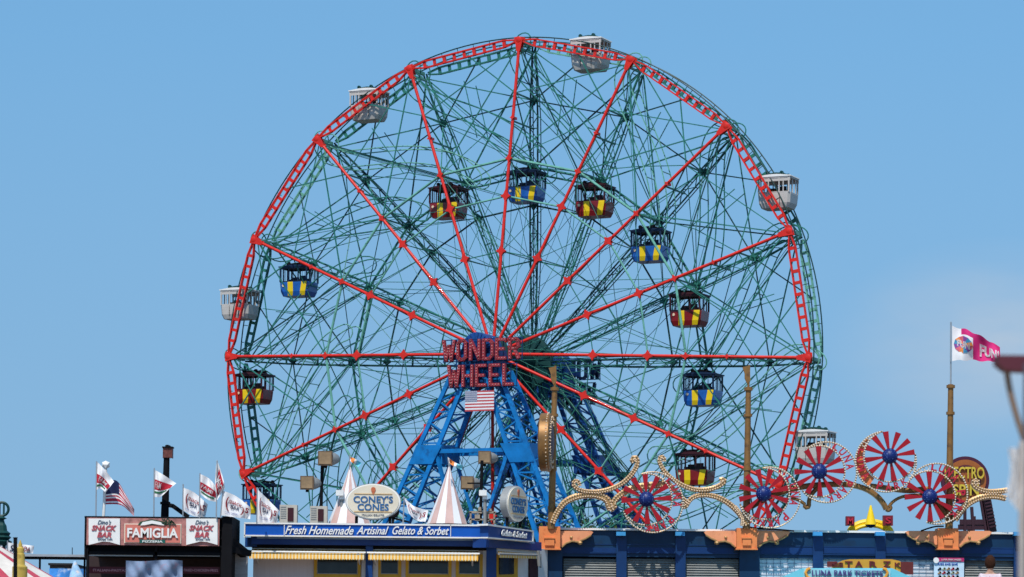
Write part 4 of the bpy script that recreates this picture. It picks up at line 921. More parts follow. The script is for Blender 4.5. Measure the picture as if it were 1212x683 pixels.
# lamp post on the roof
t = thing('lamp_post', 'black post with a square rusty red lantern rising over the snack bar roof', 'lamp post', at(195.5, 612, YS+1))
mb = MB(); mb.tube([at(195, 620, YS+1), at(197.3, 541, YS+1)], [.13, .10], 12); mb.tube([at(195.6, 597, YS+1), at(195.6, 594, YS+1)], .17, 12); mb.beam(at(193.5, 612, YS+1), at(194, 598, YS+1), .16); mb.beam(at(198, 597.5, YS+1), at(205, 599, YS+1), .14); mb.beam(at(204, 598.5, YS+1), at(223, 612, YS+1), .14); mb.build('post', BLACK, t)
mb = MB(); pbox(mb, 192.7, 529.5, 203.7, 541.5, YS+.85, .32)
for x in (192.7, 198.2, 203.2): pbox(mb, x, 529, x+.6, 542, YS+.83, .35)
mb.build('lantern', mat('rusty red lantern', (.16, .05, .04), .5, var=.5, scale=8), t); mb = MB(); pbox(mb, 195.5, 527, 201, 528.5, YS+.85, .3); pbox(mb, 191.8, 528.4, 204.5, 530, YS+.8, .42); mb.tube([at(198, 529, YS+1), at(198, 526.5, YS+1)], .05, 8); mb.build('lantern_cap', BLACK, t)
# ---------------- gelato stand ----------------
YC = 105.0; SCc = YC/F
gs = thing('gelato_stand', 'white and royal blue gelato stand with yellow striped awnings and yellow windows', 'building', (at(440, 690, YC).x, YC+2, 2.4))
def gp(n, rects, m, Y=YC, d=.2):
    mb = MB()
    for r_ in rects: pbox(mb, *r_, Y, d)
    return mb.build(n, m, gs)
gp('wall', [(299, 645, 577, 790)], mat('cream white boards', (.66, .62, .64), .6, var=.08, stretch=(9, 1, .3)), YC+.5, 3.5)
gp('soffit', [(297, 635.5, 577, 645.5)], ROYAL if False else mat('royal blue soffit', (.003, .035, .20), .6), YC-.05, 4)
gp('sky_strip', [(304, 635.6, 561, 638.6)], mat('pale blue strip', (.16, .28, .52), .5, var=.4, scale=3), YC-.12, .1)
gp('painted_shade', [(299, 645.5, 577, 650)], BLACK, YC+.2, .4)  # black strip standing in for the deep shade below the soffit
fs_ = gp('fascia', [(289.5, 621, 576, 635.2)], ROYAL, YC-.45, .35)
mb = MB(); 
for r_ in ((289, 619.6, 577, 621.4), (289, 634.4, 577, 636), (288.7, 619.6, 290.2, 636), (575.6, 619.6, 577.3, 636), (336, 621, 336.8, 635), (533, 621, 533.8, 635)): pbox(mb, *r_, YC-.50, .25)
mb.build('white_trim', WHITE, fs_)
mb = MB(); put_text(mb, 'Fresh Homemade', at(378, 627.6, YC-.50), X1, Z1, 81*SCc, 10*SCc, .04, shear=.45, bold=.012); put_text(mb, 'Artisinal', at(441, 627.8, YC-.50), X1, Z1, 38*SCc, 9.5*SCc, .04, shear=.45, bold=.012); put_text(mb, 'Gelato & Sorbet', at(498, 628, YC-.50), X1, Z1, 67*SCc, 9.8*SCc, .04, shear=.45, bold=.012); mb.build('script_lettering', WHITE, fs_)
gp('roof_deck', [(289, 619.9, 577, 622)], GREY, YC-.2, 4)
_cc = [(432, 646, 440.5, 790), (575, 634, 587, 790), (290, 636, 304, 647)]; _cm = mat('deep royal column', (.004, .045, .20), .45)
for _r in _cc: gp('column', [_r], _cm, YC+.1, .45)
def window(x0, y0, x1, y1, mull=()):
    w = MB(); Yw = YC+.42
    for r_ in ((x0, y0, x0+3.6, y1), (x1-3.6, y0, x1, y1), (x0+3.6, y0, x1-3.6, y0+2.2), (x0+3.6, y1-4, x1-3.6, y1)): pbox(w, *r_, Yw, .15)
    fr = w.build('window_frame', mat('mustard frame', (.62, .36, .02), .45) if 'mustard frame' not in bpy.data.materials else bpy.data.materials['mustard frame'], gs)
    g = MB(); pbox(g, x0+3.4, y0+2, x1-3.4, y1-3.8, Yw+.06, .04); g.build('pane', GLASS, fr)
    g = MB()
    for m in mull: pbox(g, m-.4, y0+2, m+.4, y1-3.8, Yw+.02, .05)
    pbox(g, x0+3.6, y0+2.1, x0+4.4, y1-4, Yw+.03, .03); pbox(g, x1-4.4, y0+2.1, x1-3.6, y1-4, Yw+.03, .03); pbox(g, x0+4.4, y1-5, x1-4.4, y1-4.1, Yw+.03, .03); g.build('glazing_bar', GREY, fr)
for x0, x1 in ((371.5, 427), (447, 475), (480, 534.5), (539.5, 571.5)): window(x0, 656, x1, 683.6)
gp('post', [(571, 650, 575, 790), (427.5, 650, 432, 790), (440.8, 650, 446.8, 790)], WHITE, YC+.38, .15)
AW = (mat('awning yellow stripe', (.80, .40, .045), .7), mat('awning cream stripe', (.76, .62, .36), .7))
def awning(p0, p1, ytop, yfr, ybot, back, n, nd=None):
    # p0,p1: world XY of the front edge ends; goes back by vector `back`
    a = thing('striped_awning', '', 'awning', (p0+p1)/2, group='yellow striped awnings on the gelato stand')
    return a
def front_awning(x0, x1, lab, n):
    t = thing('striped_awning', lab, 'awning', at((x0+x1)/2, 660, YC-.4), group='yellow striped awnings on the gelato stand')
    ztop = at(300, 649.5, YC+.1).z; zf = at(300, 654.6, YC-.8).z; zb = at(300, 661.2, YC-.8).z; xa, xb = at(x0, 655, YC-.8).x, at(x1, 655, YC-.8).x
    for nm, z0_, yy0, z1_, yy1 in (('canopy', ztop, YC+.35, zf, YC-.8), ('valance', zf, YC-.8, zb, YC-.83)):
        mb = MB()
        for k in range(n):
            mb.mi(k % 2); u0 = xa+(xb-xa)*k/n; u1 = xa+(xb-xa)*(k+1)/n; um = (u0+u1)/2
            if nm == 'canopy': mb.add([(u0, yy0, z0_), (u1, yy0, z0_), (u1, yy1, z1_), (u0, yy1, z1_)], [(3, 2, 1, 0)])
            else: mb.add([(u0, yy0, z0_), (u1, yy0, z0_), (u1, yy1, z1_+.03), (um, yy1, z1_-.02), (u0, yy1, z1_+.03)], [(4, 3, 2, 1, 0)])
        mb.build(nm, list(AW), t)
    mb = MB(); mb.tube([(xa-.05, YC-.82, zf+.05), (xb+.05, YC-.82, zf+.05)], .03, 8); mb.tube([(xa, YC+.25, ztop+.03), (xb, YC+.25, ztop+.03)], .03, 8)
    for x in (xa+.2, xb-.2): mb.tube([(x, YC-.8, zf), (x, YC+.45, zf-.3)], .03, 6)
    mb.build('awning_bar', WHITE, t)
front_awning(295, 431, 'yellow striped awning on the left half of the gelato stand front', 68)
front_awning(436, 566, 'yellow striped awning on the right half of the gelato stand front', 65)
# side wall, going back to the right
SDv = Vector((1.62, 3.9, 0)).normalized(); SNv = Vector((SDv.y, -SDv.x, 0)); C0 = at(581, 650, YC-.1); C0.z = 0
def sp(px, py, off=0.):      # point on the side plane
    d = ray(px, py); o = C0+SNv*off; t = (o-EY).dot(SNv)/d.dot(SNv); return EY+d*t
def sq(mb, x0, ya, yb, x1, yc, yd, off, th=.1):   # quad on the side plane: left edge ya..yb at x0, right edge yc..yd at x1
    P0, P1, P2, P3 = sp(x0, yb, off), sp(x1, yd, off), sp(x1, yc, off), sp(x0, ya, off); n = SNv*th
    mb.add([P0, P1, P2, P3, P0-n, P1-n, P2-n, P3-n], [(0, 1, 2, 3), (7, 6, 5, 4), (0, 4, 5, 1), (1, 5, 6, 2), (2, 6, 7, 3), (3, 7, 4, 0)])
mb = MB(); sq(mb, 588.5, 646, 800, 648, 650, 790, 0, .15); mb.build('side_wall', WHITE, gs)
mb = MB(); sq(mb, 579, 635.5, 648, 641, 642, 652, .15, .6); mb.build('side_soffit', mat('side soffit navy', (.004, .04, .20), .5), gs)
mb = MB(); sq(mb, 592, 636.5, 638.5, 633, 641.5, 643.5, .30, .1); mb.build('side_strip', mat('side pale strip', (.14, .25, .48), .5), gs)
mb = MB(); sq(mb, 578, 621.5, 636, 631.5, 629.2, 641, .45, .3); so = mb.build('side_fascia', mat('side fascia shaded blue', (.006, .05, .22), .5), gs)  # darker copy of the front fascia blue, the side's shade put into it
mb = MB(); sq(mb, 577.5, 620, 622, 632, 628, 629.6, .5, .4); sq(mb, 577.5, 635.6, 637, 632, 640.4, 641.6, .5, .35); sq(mb, 631, 628.5, 641, 632, 628.7, 641, .5, .35); mb.build('side_trim', WHITE, so)
p = sp(609, 632, .5); vv, ff = txt('Gelato & Sorbet', 1, 7.5*.0291, .03, shear=.4, bold=.015)
wl = (sp(624, 632, .5)-sp(594, 631, .5)).length; mb = MB(); sl = (sp(624, 633.6, .5)-sp(594, 630, .5)).normalized()
mb.add([p+sl*(v.x*wl)+Z1*v.y+SNv*v.z for v in vv], ff); mb.build('side_lettering', WHITE, so)
mb = MB(); sq(mb, 588, 656, 690, 613, 657, 690, .04, .06); fo = mb.build('side_window_frame', bpy.data.materials['mustard frame'], gs)
mb = MB(); sq(mb, 591.5, 658, 680, 608.5, 659, 679.5, .08, .05); mb.build('side_pane', GLASS, fo)
mb = MB(); sq(mb, 627, 655, 800, 637, 656, 790, .06, .05); mb.build('side_door', mat('dark maroon door', (.04, .012, .02), .6), gs)
t = thing('striped_awning', 'short shaded awning on the side wall of the gelato stand', 'awning', sp(610, 660, .4), group='yellow striped awnings on the gelato stand')
A0, A1 = sp(589, 652, .1), sp(634, 655.5, .1); B0, B1 = sp(590.5, 655.5, .75), sp(635.5, 657, .75); mb = MB(); n = 30
dz0 = sp(590.5, 660, .75).z-B0.z
for k in range(n):
    f, g = k/n, (k+1)/n; mb.mi(k % 2); mb.add([A0.lerp(A1, f), A0.lerp(A1, g), B0.lerp(B1, g), B0.lerp(B1, f)], [(3, 2, 1, 0)])
    mb.add([B0.lerp(B1, f), B0.lerp(B1, g), B0.lerp(B1, g)+Z1*dz0, B0.lerp(B1, f)+Z1*dz0], [(3, 2, 1, 0)])
mb.build('canopy', list(AW), t)
mb = MB(); mb.tube([B0, B1], .04, 8); mb.build('awning_bar', GREY, t)
mb = MB(); mb.tube([sp(637, 652, .3), sp(638, 670, .3)], .06, 8); mb.tube([sp(639.5, 656, .3), sp(640, 672, .3)], .04, 8); mb.build('bracket', GREY, gs)
# gelato signs
def oval_sign(c, r, label, grp, w=66, h=43, sc=SCc, dep=.28):
    t = thing('oval_sign', label, 'sign', c-Z1*(h/2*sc+.1), group=grp); u = Z1; n = r.cross(u)
    def ell(k, e, m, nm, th, par):
        mb = MB(); mb.prism([(w/2*sc*k*cos(2*pi*q/48), h/2*sc*k*sin(2*pi*q/48)) for q in range(48)], c+n*e, r, u, th); return mb.build(nm, m, par)
    b_ = ell(1, 0, GREY, 'sign_box', dep, t); ell(.975, dep/2+.0, WHITE, 'rim', .03, b_); f = ell(.92, dep/2+.03, CREAM, 'face', .03, b_)
    def lay(nm, m, fn): mb = MB(); fn(mb); mb.build(nm, m, f)
    q = n*(dep/2+.06)
    lay('blue_lettering', mat('sign blue letter', (.02, .12, .30), .5), lambda mb: (put_text(mb, "CONEY'S", c+q+u*(2.6*sc), r, u, w*.71*sc, h*.19*sc, .02, bold=.02), put_text(mb, 'CONES', c+q-u*(6.6*sc), r, u, w*.56*sc, h*.19*sc, .02, bold=.02)))
    lay('small_lettering', mat('sign grey letter', (.2, .22, .26), .5), lambda mb: put_text(mb, 'ITALIAN GELATO', c+q-u*(16*sc), r, u, w*.4*sc, h*.05*sc, .02, bold=.01))
    lay('tan_line', mat('tan line', (.62, .40, .16), .5), lambda mb: [mb.prism([(-w*k*sc, -.012), (w*k*sc, -.012), (w*k*sc, .012), (-w*k*sc, .012)], c+q+u*(z*sc), r, u, .015) for k, z in ((.34, 9), (.34, -12.2))])
    lay('ice_cream', mat('ice cream print', (.52, .14, .06), .5), lambda mb: (mb.prism([(-2.4*sc, 0), (0, -5*sc), (2.4*sc, 0)], c+q+u*(12.6*sc), r, u, .02), mb.prism([(2.8*sc*cos(a), 2.8*sc*sin(a)) for a in [2*pi*k/16 for k in range(16)]], c+q+u*(14.4*sc), r, u, .025)))
    mb = MB()
    for s in (-.3, .3): mb.beam(c+r*(s*w*sc)-u*(h*.4*sc), c+r*(s*w*sc)-u*(h/2*sc+.15), .1)
    mb.build('stand', BLACK, t)
oval_sign(at(442, 594, YC), X1, "cream oval sign reading CONEY'S CONES facing the front", "oval CONEY'S CONES signs")
oval_sign(at(608, 596.5, YC+1.5), SDv.normalized(), "cream CONEY'S CONES sign turned sideways near the left gold pole", "oval CONEY'S CONES signs", 66, 43, (YC+1.5)/F, .24)
# rooftop things
def tent(ax_, ay, x0, x1, yb, Y, label):
    t = thing('striped_tent', label, 'tent', at((x0+x1)/2, yb, Y), group='striped peaked tents on the gelato stand roof'); s = Y/F
    c = at((x0+x1)/2, yb, Y); H = (yb-ay)*s; Rb = (x1-x0)/2*s; n = 14; mb = MB(); rows = 10
    for k in range(n):
        mb.mi(k % 2)
        for j in range(rows):
            f0, f1 = j/rows, (j+1)/rows; rr = lambda f: Rb*((1-f)**1.12)+.015
            tx = (at(ax_, yb, Y).x-c.x); 
            def q(f, kk): a = 2*pi*(kk+.3)/n; return c+Vector((tx*f+rr(f)*cos(a), rr(f)*sin(a), H*f))
            mb.add([q(f0, k), q(f0, k+1), q(f1, k+1), q(f1, k)], [(0, 1, 2, 3)])
    mb.build('canvas', [mat('dusty pink canvas', (.60, .40, .36), .8) if 'dusty pink canvas' not in bpy.data.materials else bpy.data.materials['dusty pink canvas'], CLOTHW], t)
    mb = MB(); mb.lathe(c+Vector((tx, 0, H-.05)), [(.03, 0), (.05, .06), (.02, .16)], 8); mb.build('finial', GREY, t)
tent(413.5, 551, 388, 439, 620.5, YC+2.2, 'narrow striped tent peak half hidden behind the oval sign')
tent(531, 550, 505.5, 553, 620.5, YC+1.6, 'tall pink and white striped tent peak right of the oval sign')
def flood(px, py, w, Y, lab):
    t = thing('floodlight', lab, 'floodlight', at(px, py+w/2, Y), group='pole-mounted square floodlights'); s = Y/F
    mb = MB(); c = at(px, py, Y); k = w/2*s
    mb.box(c+Vector((-k, -.12, -k)), c+Vector((k, .12, k))); h = mb.build('housing', mat('tan wood housing', (.16, .10, .06), .5, var=.4), t) if 'tan wood housing' not in bpy.data.materials else mb.build('housing', bpy.data.materials['tan wood housing'], t)
    mb = MB(); mb.box(c+Vector((-k*.82, -.14, -k*.82)), c+Vector((k*.82, -.115, k*.82))); mb.build('lens', bpy.data.materials.get('amber lens') or mat('amber lens', (.30, .20, .11), .35, var=.35), h)
    mb = MB(); mb.lathe(c+Vector((k*.55, .1, 0)), [(k*.9, 0), (k*.88, .18), (k*.6, .34), (k*.25, .42)], 16, (.75, .66, 0)); mb.build('reflector', GREY, t, smooth=True)
    mb = MB(); mb.beam(c+Vector((0, .1, -k)), c+Vector((0, .1, -k-.08)), .1); mb.build('bracket', BLACK, t)
flood(385, 542.5, 17, YC+2, 'upper floodlight of the left pair, left of the tents'); flood(363.5, 571.5, 16, YC+2, 'lower floodlight of the left pair above the air conditioners')
flood(573.5, 541.5, 15, YC+3, 'upper floodlight in front of the blue tower'); flood(553, 571.5, 15.5, YC+3, 'lower floodlight in front of the blue tower beside the striped tent')
for px, y0, xa, ya, lab in ((380.5, 551, 363, 573, 'black pole carrying the left pair of floodlights'), (569.5, 549, 553, 572, 'black pole carrying the pair of floodlights before the tower')):
    t = thing('light_pole', lab, 'pole', at(px, 620, YC+2.2), group='floodlight poles'); mb = MB(); Y = YC+2.3; mb.tube([at(px-1, 621, Y), at(px+1, y0-4, Y)], .055, 8); mb.build('pole', BLACK, t); mb = MB(); mb.beam(at(px, ya, Y), at(xa, ya, Y), .05); mb.build('cross_arm', BLACK, t)
def acunit(x0, y0, x1, y1, Y, lab):
    t = thing('air_conditioner', lab, 'air conditioner', at((x0+x1)/2, y1, Y), group='rooftop air conditioners'); mb = MB(); pbox(mb, x0, y0, x1, y1, Y, .5); c = mb.build('casing', bpy.data.materials.get('beige casing') or mat('beige casing', (.48, .44, .38), .5), t)
    mb = MB(); w = x1-x0
    pbox(mb, x0+w*.46, y0+3.5, x0+w*.80, y1-3.5, Y-.03, .05); mb.build('fan_grille', DKRD, c)
    mb = MB()
    for k in range(6): pbox(mb, x0+1, y0+2+k*2.6, x0+w*.38, y0+2.8+k*2.6, Y-.02, .03)
    mb.build('louvre', GREY, c)
acunit(331, 597.5, 351.5, 620.5, YC+1.2, 'beige rooftop air conditioner nearest the left end of the gelato stand')
acunit(367, 599, 387, 620.5, YC+1.2, 'beige rooftop air conditioner under the left floodlight pole')
def roof_kit(cx, lab, Y=YC+1.8):
    t = thing('roof_camera_mast', lab, 'camera mast', at(cx, 620, Y)); mb = MB(); mb.tube([at(cx, 621, Y), at(cx, 586, Y)], .06, 8); mb.build('mast', GREY, t)
    mb = MB(); pbox(mb, cx-7, 580, cx+2, 586.5, Y-.2, .35); pbox(mb, cx-3, 586.5, cx+3, 591, Y-.1, .2); mb.build('camera_box', WHITE, t)
roof_kit(404.5, 'pale camera box on a short mast left of the front oval sign'); roof_kit(574, 'grey camera box on a short mast left of the turned oval sign')
t = thing('vent_rack', 'rusty rack of vents and pipes on the roof beside the turned oval sign', 'vent rack', at(572, 620, YC+2)); mb = MB(); Y = YC+2
for (x0, y0, x1, y1) in ((556, 606, 558, 620), (584, 606, 586, 620), (555, 605, 587, 607.5), (562, 609, 568, 616), (572, 608, 579, 617), (555, 614, 587, 615.5), (566, 600, 570, 606), (578, 602, 582, 606)): pbox(mb, x0, y0, x1, y1, Y, .3)
mb.build('rack', mat('rusty beige metal', (.34, .28, .22), .6, var=.5, scale=6), t)
t = thing('exhaust_fan', 'small black exhaust fan on the roof right of the front oval sign', 'exhaust fan', at(469, 620, YC+1.5)); mb = MB(); mb.lathe(at(465, 606, YC+1.5), [(.18, -.1), (.22, 0), (.18, .1)], 16, (0, -1, 0)); mb.beam(at(465, 610, YC+1.5), at(465, 621, YC+1.5), .08); mb.beam(at(460, 612, YC+1.5), at(484, 618, YC+1.5), .06); mb.build('fan', BLACK, t)
# ---------------- far left ----------------
t = thing('cupola', 'dark green cupola with an open ring finial, cut by the left edge', 'cupola', at(0, 660, 125)); Y = 125; s = Y/F; mb = MB(); c = at(1, 660, Y)
prof = [(8, 0), (8, 14), (11, 15), (13, 19), (9, 21), (12, 24), (9.5, 26), (11, 29), (7, 32), (6, 38), (4, 41), (3, 45), (6.5, 46.5), (3.5, 48), (3, 49)]
mb.lathe(c, [(r_*s, h*s) for r_, h in prof], 12); mb.build('tiered_roof', GRND, t)
mb = MB(); c2 = c+Z1*(57.5*s); mb.tube([c2+Vector((cos(2*pi*k/28), 0, sin(2*pi*k/28)))*8*s for k in range(28)], .06, 6, closed=True); 
for x in (-2.5, 2.5): mb.beam(c2+Vector((x*s, 0, -8*s)), c2+Vector((x*s, 0, 7.5*s)), .07)
mb.build('ring_finial', GRND, t)
mb = MB()
for k in range(8): a = 2*pi*k/8+.2; p = c+Vector((cos(a)*8.5*s, sin(a)*8.5*s, 0)); mb.tube([p, p+Z1*15*s], .05, 6)
mb.build('column_ring', WHITE, t)
t = thing('striped_marquee', 'low white marquee roof with red stripes in the bottom left corner', 'tent', at(-20, 720, 88)); Y = 88; s = Y/F; apex = at(-60, 612, Y); mb = MB(); n = 15; Hh = 120*s
for k in range(n):
    a, b = 2*pi*k/n, 2*pi*(k+.72)/n; e = 2*pi*(k+1)/n; Rb = 215*s
    pa = lambda q: apex+Vector((cos(q)*Rb, sin(q)*Rb, -Hh))
    mb.mi(0).add([apex, pa(a), pa(b)], [(0, 1, 2)]); mb.mi(1).add([apex, pa(b), pa(e)], [(0, 1, 2)])
mb.build('canvas', [mat('ivory canvas', (.74, .66, .58), .8), mat('tent stripe red', (.48, .06, .09), .8)], t)
t = thing('yellow_turret', 'small stepped yellow turret with a pointed finial at the lower left', 'turret', at(22, 700, 84)); Y = 84; s = Y/F; mb = MB(); c = at(23, 700, Y)
mb.lathe(c, [(r_*s, h*s) for r_, h in ((10, 0), (9, 18), (9, 29), (6.6, 31), (6.0, 32), (5.6, 44), (4.6, 45), (4.4, 51), (2.2, 53), (2.4, 55), (.4, 61))], 16)
mb.build('tower', mat('ochre yellow paint', (.52, .36, .07), .5, var=.2, dirt=(.25, .15, .03)), t, smooth=True)
mb = MB(); mb.tube([at(18, 740, 80), at(18.2, 637, 80)], .05, 8); mb.tube([at(18.2, 637, 80), at(18.2, 636, 80)], .06, 8); solo(mb, 'black_post', BLACK, 'thin black post standing in front of the yellow turret', 'post')
t = thing('canopy_roof', 'flat grey canopy edge running from the left edge to the snack bar', 'canopy', at(50, 662, 108)); mb = MB(); pbox(mb, -30, 655.8, 101, 658.6, 108, 1.5); mb.build('roof_edge', mat('canopy grey', (.35, .38, .42), .5), t); mb = MB(); pbox(mb, -30, 658.8, 101, 660.6, 108.1, 1.2); mb.build('gutter', BLACK, t)
mb = MB(); pbox(mb, 45, 660.6, 47, 780, 108.3, .1); pbox(mb, 98, 660.6, 100, 780, 108.3, .1); mb.build('post', BLACK, t)
t = thing('brown_building', 'low brown building far behind, between the turret and the snack bar', 'building', at(72, 700, 150)); mb = MB(); pbox(mb, 58, 668, 86, 780, 150, 6); mb.build('wall', mat('brown stucco', (.16, .10, .08), .7), t); mb = MB(); pbox(mb, 57, 666.5, 87, 669, 149.8, 6.4); mb.build('roof', DKINT, t); mb = MB(); pbox(mb, 68, 672, 76, 674.5, 149.9, .2); mb.build('vent', GREY, t)
t = thing('painted_panel', 'bright blue and white painted panel low beside the snack bar', 'painted panel', at(70, 700, 100)); mb = MB(); pbox(mb, 58, 673, 101, 720, 112, .1); mb.build('panel', mat('blue white mural paint', (.05, .25, .65), .6, var=.6, scale=1.2, dirt=(.65, .72, .78)), t)
t = thing('closed_umbrella', 'folded white and blue umbrella against the left side of the snack bar', 'umbrella', at(97, 720, 101)); mb = MB(); a = at(94, 720, 101); b = at(88.5, 664, 101); mb.tube([b, b.lerp(a, .3), b.lerp(a, .6), a], [.04, .22, .3, .34], 10); mb.build('folded_cloth', mat('blue white cloth', (.35, .55, .75), .8, var=.5, scale=3, dirt=(.75, .6, .5)), t, smooth=True)
mb = MB(); mb.tube([at(85.5, 657, 109), at(85.5, 648, 109)], .015, 5); solo(mb, 'thin_antenna', BLACK, 'thin antenna on the grey canopy left of the snack bar', 'antenna')
# ---------------- trees behind ----------------
LEAF = [mat('leaf green', (.035, .075, .02), .7, var=.3), mat('leaf green light', (.07, .12, .03), .7, var=.3), mat('leaf green dark', (.018, .04, .014), .7, var=.3)]
def tree(px, ptop, Y, wpx, lab, sd):
    random.seed(sd); s = Y/F; base = at(px, 780, Y); base.z = -.05; H = at(px, ptop, Y).z; Rr_ = wpx/2*s
    t = thing('broadleaf_tree', lab, 'tree', base, group='trees beyond the arcade roof')
    mb = MB(); mb.tube([base, base+Vector((.1, 0, H*.35)), base+Vector((-.1, .1, H*.7))], [.3, .22, .1], 8)
    limbs = []
    for k in range(9):
        z = H*random.uniform(.35, .7); a = random.uniform(0, 2*pi); e = base+Vector((cos(a)*Rr_*.75, sin(a)*Rr_*.75, z+H*.2)); mb.tube([base+Z1*z, (base+Z1*z).lerp(e, .5)+Z1*.3, e], [.11, .07, .03], 6); limbs.append(e)
    mb.build('trunk', mat('bark', (.10, .075, .05), .9) if 'bark' not in bpy.data.materials else bpy.data.materials['bark'], t)
    mb = MB(); cl = limbs+[base+Vector((random.gauss(0, Rr_*.4), random.gauss(0, Rr_*.4), H*random.uniform(.55, .93))) for _ in range(16)]
    for c in cl:
        cr = random.uniform(.7, 1.3)
        for _ in range(170):
            d = Vector((random.gauss(0, 1), random.gauss(0, 1), random.gauss(0, 1))).normalized()*cr*random.uniform(.3, 1); p = c+d
            if p.z > H: continue
            n = Vector((random.gauss(0, 1), random.gauss(0, 1), random.gauss(0, 1)+.7)).normalized(); a = n.orthogonal().normalized()*random.uniform(.1, .19); b = n.cross(a)
            mb.mi(random.choice((0, 0, 1, 2))); mb.add([p-a, p+b*.7, p+a, p-b*.7], [(0, 1, 2, 3)])
    mb.build('crown', LEAF, t)
for i, (px, pt_, Y, w, lab) in enumerate(((640, 600, 232, 60, 'leafy tree showing between the oval sign and the left gold pole'), (592, 603, 238, 50, 'leafy tree low behind the vents and the turned oval sign'), (702, 597, 240, 55, 'leafy tree behind the back tower legs'), (745, 606, 236, 45, 'leafy tree low behind the first windmill'), (545, 606, 245, 50, 'leafy tree low behind the tall striped tent'))): tree(px, pt_, Y, w, lab, i+3)
# ---------------- person on the boardwalk ----------------
Yp = 66.0; hd = at(1172, 661, Yp); H = hd.z-2.4
pe = thing('person', 'person with short dark brown hair and a white and pink top, seen from behind', 'person', (hd.x, Yp, 2.4))
def skinned(name, verts, edges, radii, m, parent, sub=2, root=0):
    me = bpy.data.meshes.new(name); me.from_pydata(verts, edges, []); me.materials.append(m); o = bpy.data.objects.new(name, me); COL.objects.link(o); o.parent = parent
    sk = o.modifiers.new('skin', 'SKIN'); ss = o.modifiers.new('sub', 'SUBSURF'); ss.levels = sub; ss.render_levels = sub
    for v, r_ in zip(me.skin_vertices[0].data, radii): v.radius = r_ if isinstance(r_, tuple) else (r_, r_)
    me.skin_vertices[0].data[root].use_root = True
    return o
k = H/1.75
SKIN = mat('skin', (.52, .30, .21), .55, var=.06); HAIR = mat('dark brown hair', (.045, .018, .010), .9, spec=.1, var=.4, scale=30, bump=.6)
TOPM = mat('white pink shirt', (.72, .60, .64), .8, var=.25, scale=9, dirt=(.62, .22, .36))
V = [(0, 0, .95), (0, 0, 1.12), (0, .01, 1.32), (0, .01, 1.46), (0, 0, 1.54), (0, -.005, 1.62), (0, -.01, 1.70),
     (.17, .01, 1.40), (.24, .02, 1.14), (.25, -.04, .90), (-.17, .01, 1.40), (-.24, .02, 1.14), (-.25, -.04, .90),
     (.10, 0, .88), (.11, .0, .50), (.11, .03, .09), (.12, -.10, .04), (-.10, 0, .88), (-.11, -.02, .50), (-.11, .03, .09), (-.12, -.10, .04)]
Ed = [(0, 1), (1, 2), (2, 3), (3, 4), (4, 5), (5, 6), (2, 7), (7, 8), (8, 9), (2, 10), (10, 11), (11, 12), (0, 13), (13, 14), (14, 15), (15, 16), (0, 17), (17, 18), (18, 19), (19, 20)]
Rd = [(.15, .11), (.14, .1), (.16, .11), (.075, .07), (.058, .06), (.078, .09), (.07, .085), .062, .042, .034, .062, .042, .034, .09, .06, .045, .04, .09, .06, .045, .04]
V = [(x*k, y*k, z*k) for x, y, z in V]; Rd = [tuple(q*k for q in r_) if isinstance(r_, tuple) else r_*k for r_ in Rd]
body = skinned('body', V, Ed, Rd, SKIN, pe)
for s in (-1, 1):
    hv = [(s*.25*k, -.04*k, .90*k), (s*.255*k, -.05*k, .84*k)]; he = [(0, 1)]; hr = [.03*k, .035*k]
    for j in range(4):
        b_ = len(hv); x = s*(.25)*k; y = (-.085+.022*j)*k; L_ = (.075, .085, .08, .06)[j]*k
        hv += [(x, y, .80*k), (x-s*.006, y-.004, .80*k-L_*.5), (x-s*.016, y-.006, .80*k-L_)]; he += [(1, b_), (b_, b_+1), (b_+1, b_+2)]; hr += [.0105*k, .0095*k, .008*k]
    b_ = len(hv); hv += [(s*.235*k, -.09*k, .85*k), (s*.228*k, -.105*k, .81*k)]; he += [(0, b_), (b_, b_+1)]; hr += [.012*k, .010*k]
    skinned('hand', hv, he, hr, SKIN, pe, 1)
mb = MB(); hc = Vector((0, .012*k, 1.672*k)); n1, n2 = 22, 12
random.seed(2)
for j in range(n2+1):
    for i in range(n1):
        a = 2*pi*i/n1; th_ = pi*.02+pi*.84*j/n2; rr = (.120+random.uniform(-.005, .008))*k
        zz = cos(th_)*rr*1.16; fr = sin(a)  # +y is the back of the head? the person looks away from the camera (+y)
        mb.v.append(hc+Vector((cos(a)*sin(th_)*rr*.86, sin(a)*sin(th_)*rr*1.0-.012*k, zz if fr < .3 else max(zz, .03*k*fr))))
for j in range(n2):
    for i in range(n1): l = (i+1) % n1; mb.f.append((j*n1+i, (j+1)*n1+i, (j+1)*n1+l, j*n1+l)); mb.m.append(0)
mb.build('hair', HAIR, pe, world=False, smooth=True)
for s in (-1, 1):
    mb = MB(); mb.lathe((s*.082*k, 0, 1.645*k), [(.014, 0), (.03, .008), (.02, .02)], 10, (s, -.3, 0)); mb.build('ear', SKIN, pe, world=False, smooth=True)
mb = MB(); mb.add([(-.016*k, .09*k, 1.64*k), (.016*k, .09*k, 1.64*k), (0, .12*k, 1.635*k), (0, .09*k, 1.68*k)], [(0, 1, 2), (1, 3, 2), (3, 0, 2), (0, 3, 1)]); mb.build('nose', SKIN, pe, world=False)
tv = [V[0], V[1], V[2], (0, .01*k, 1.43*k), (.17*k, .01*k, 1.40*k), (.225*k, .02*k, 1.22*k), (-.17*k, .01*k, 1.40*k), (-.225*k, .02*k, 1.22*k)]
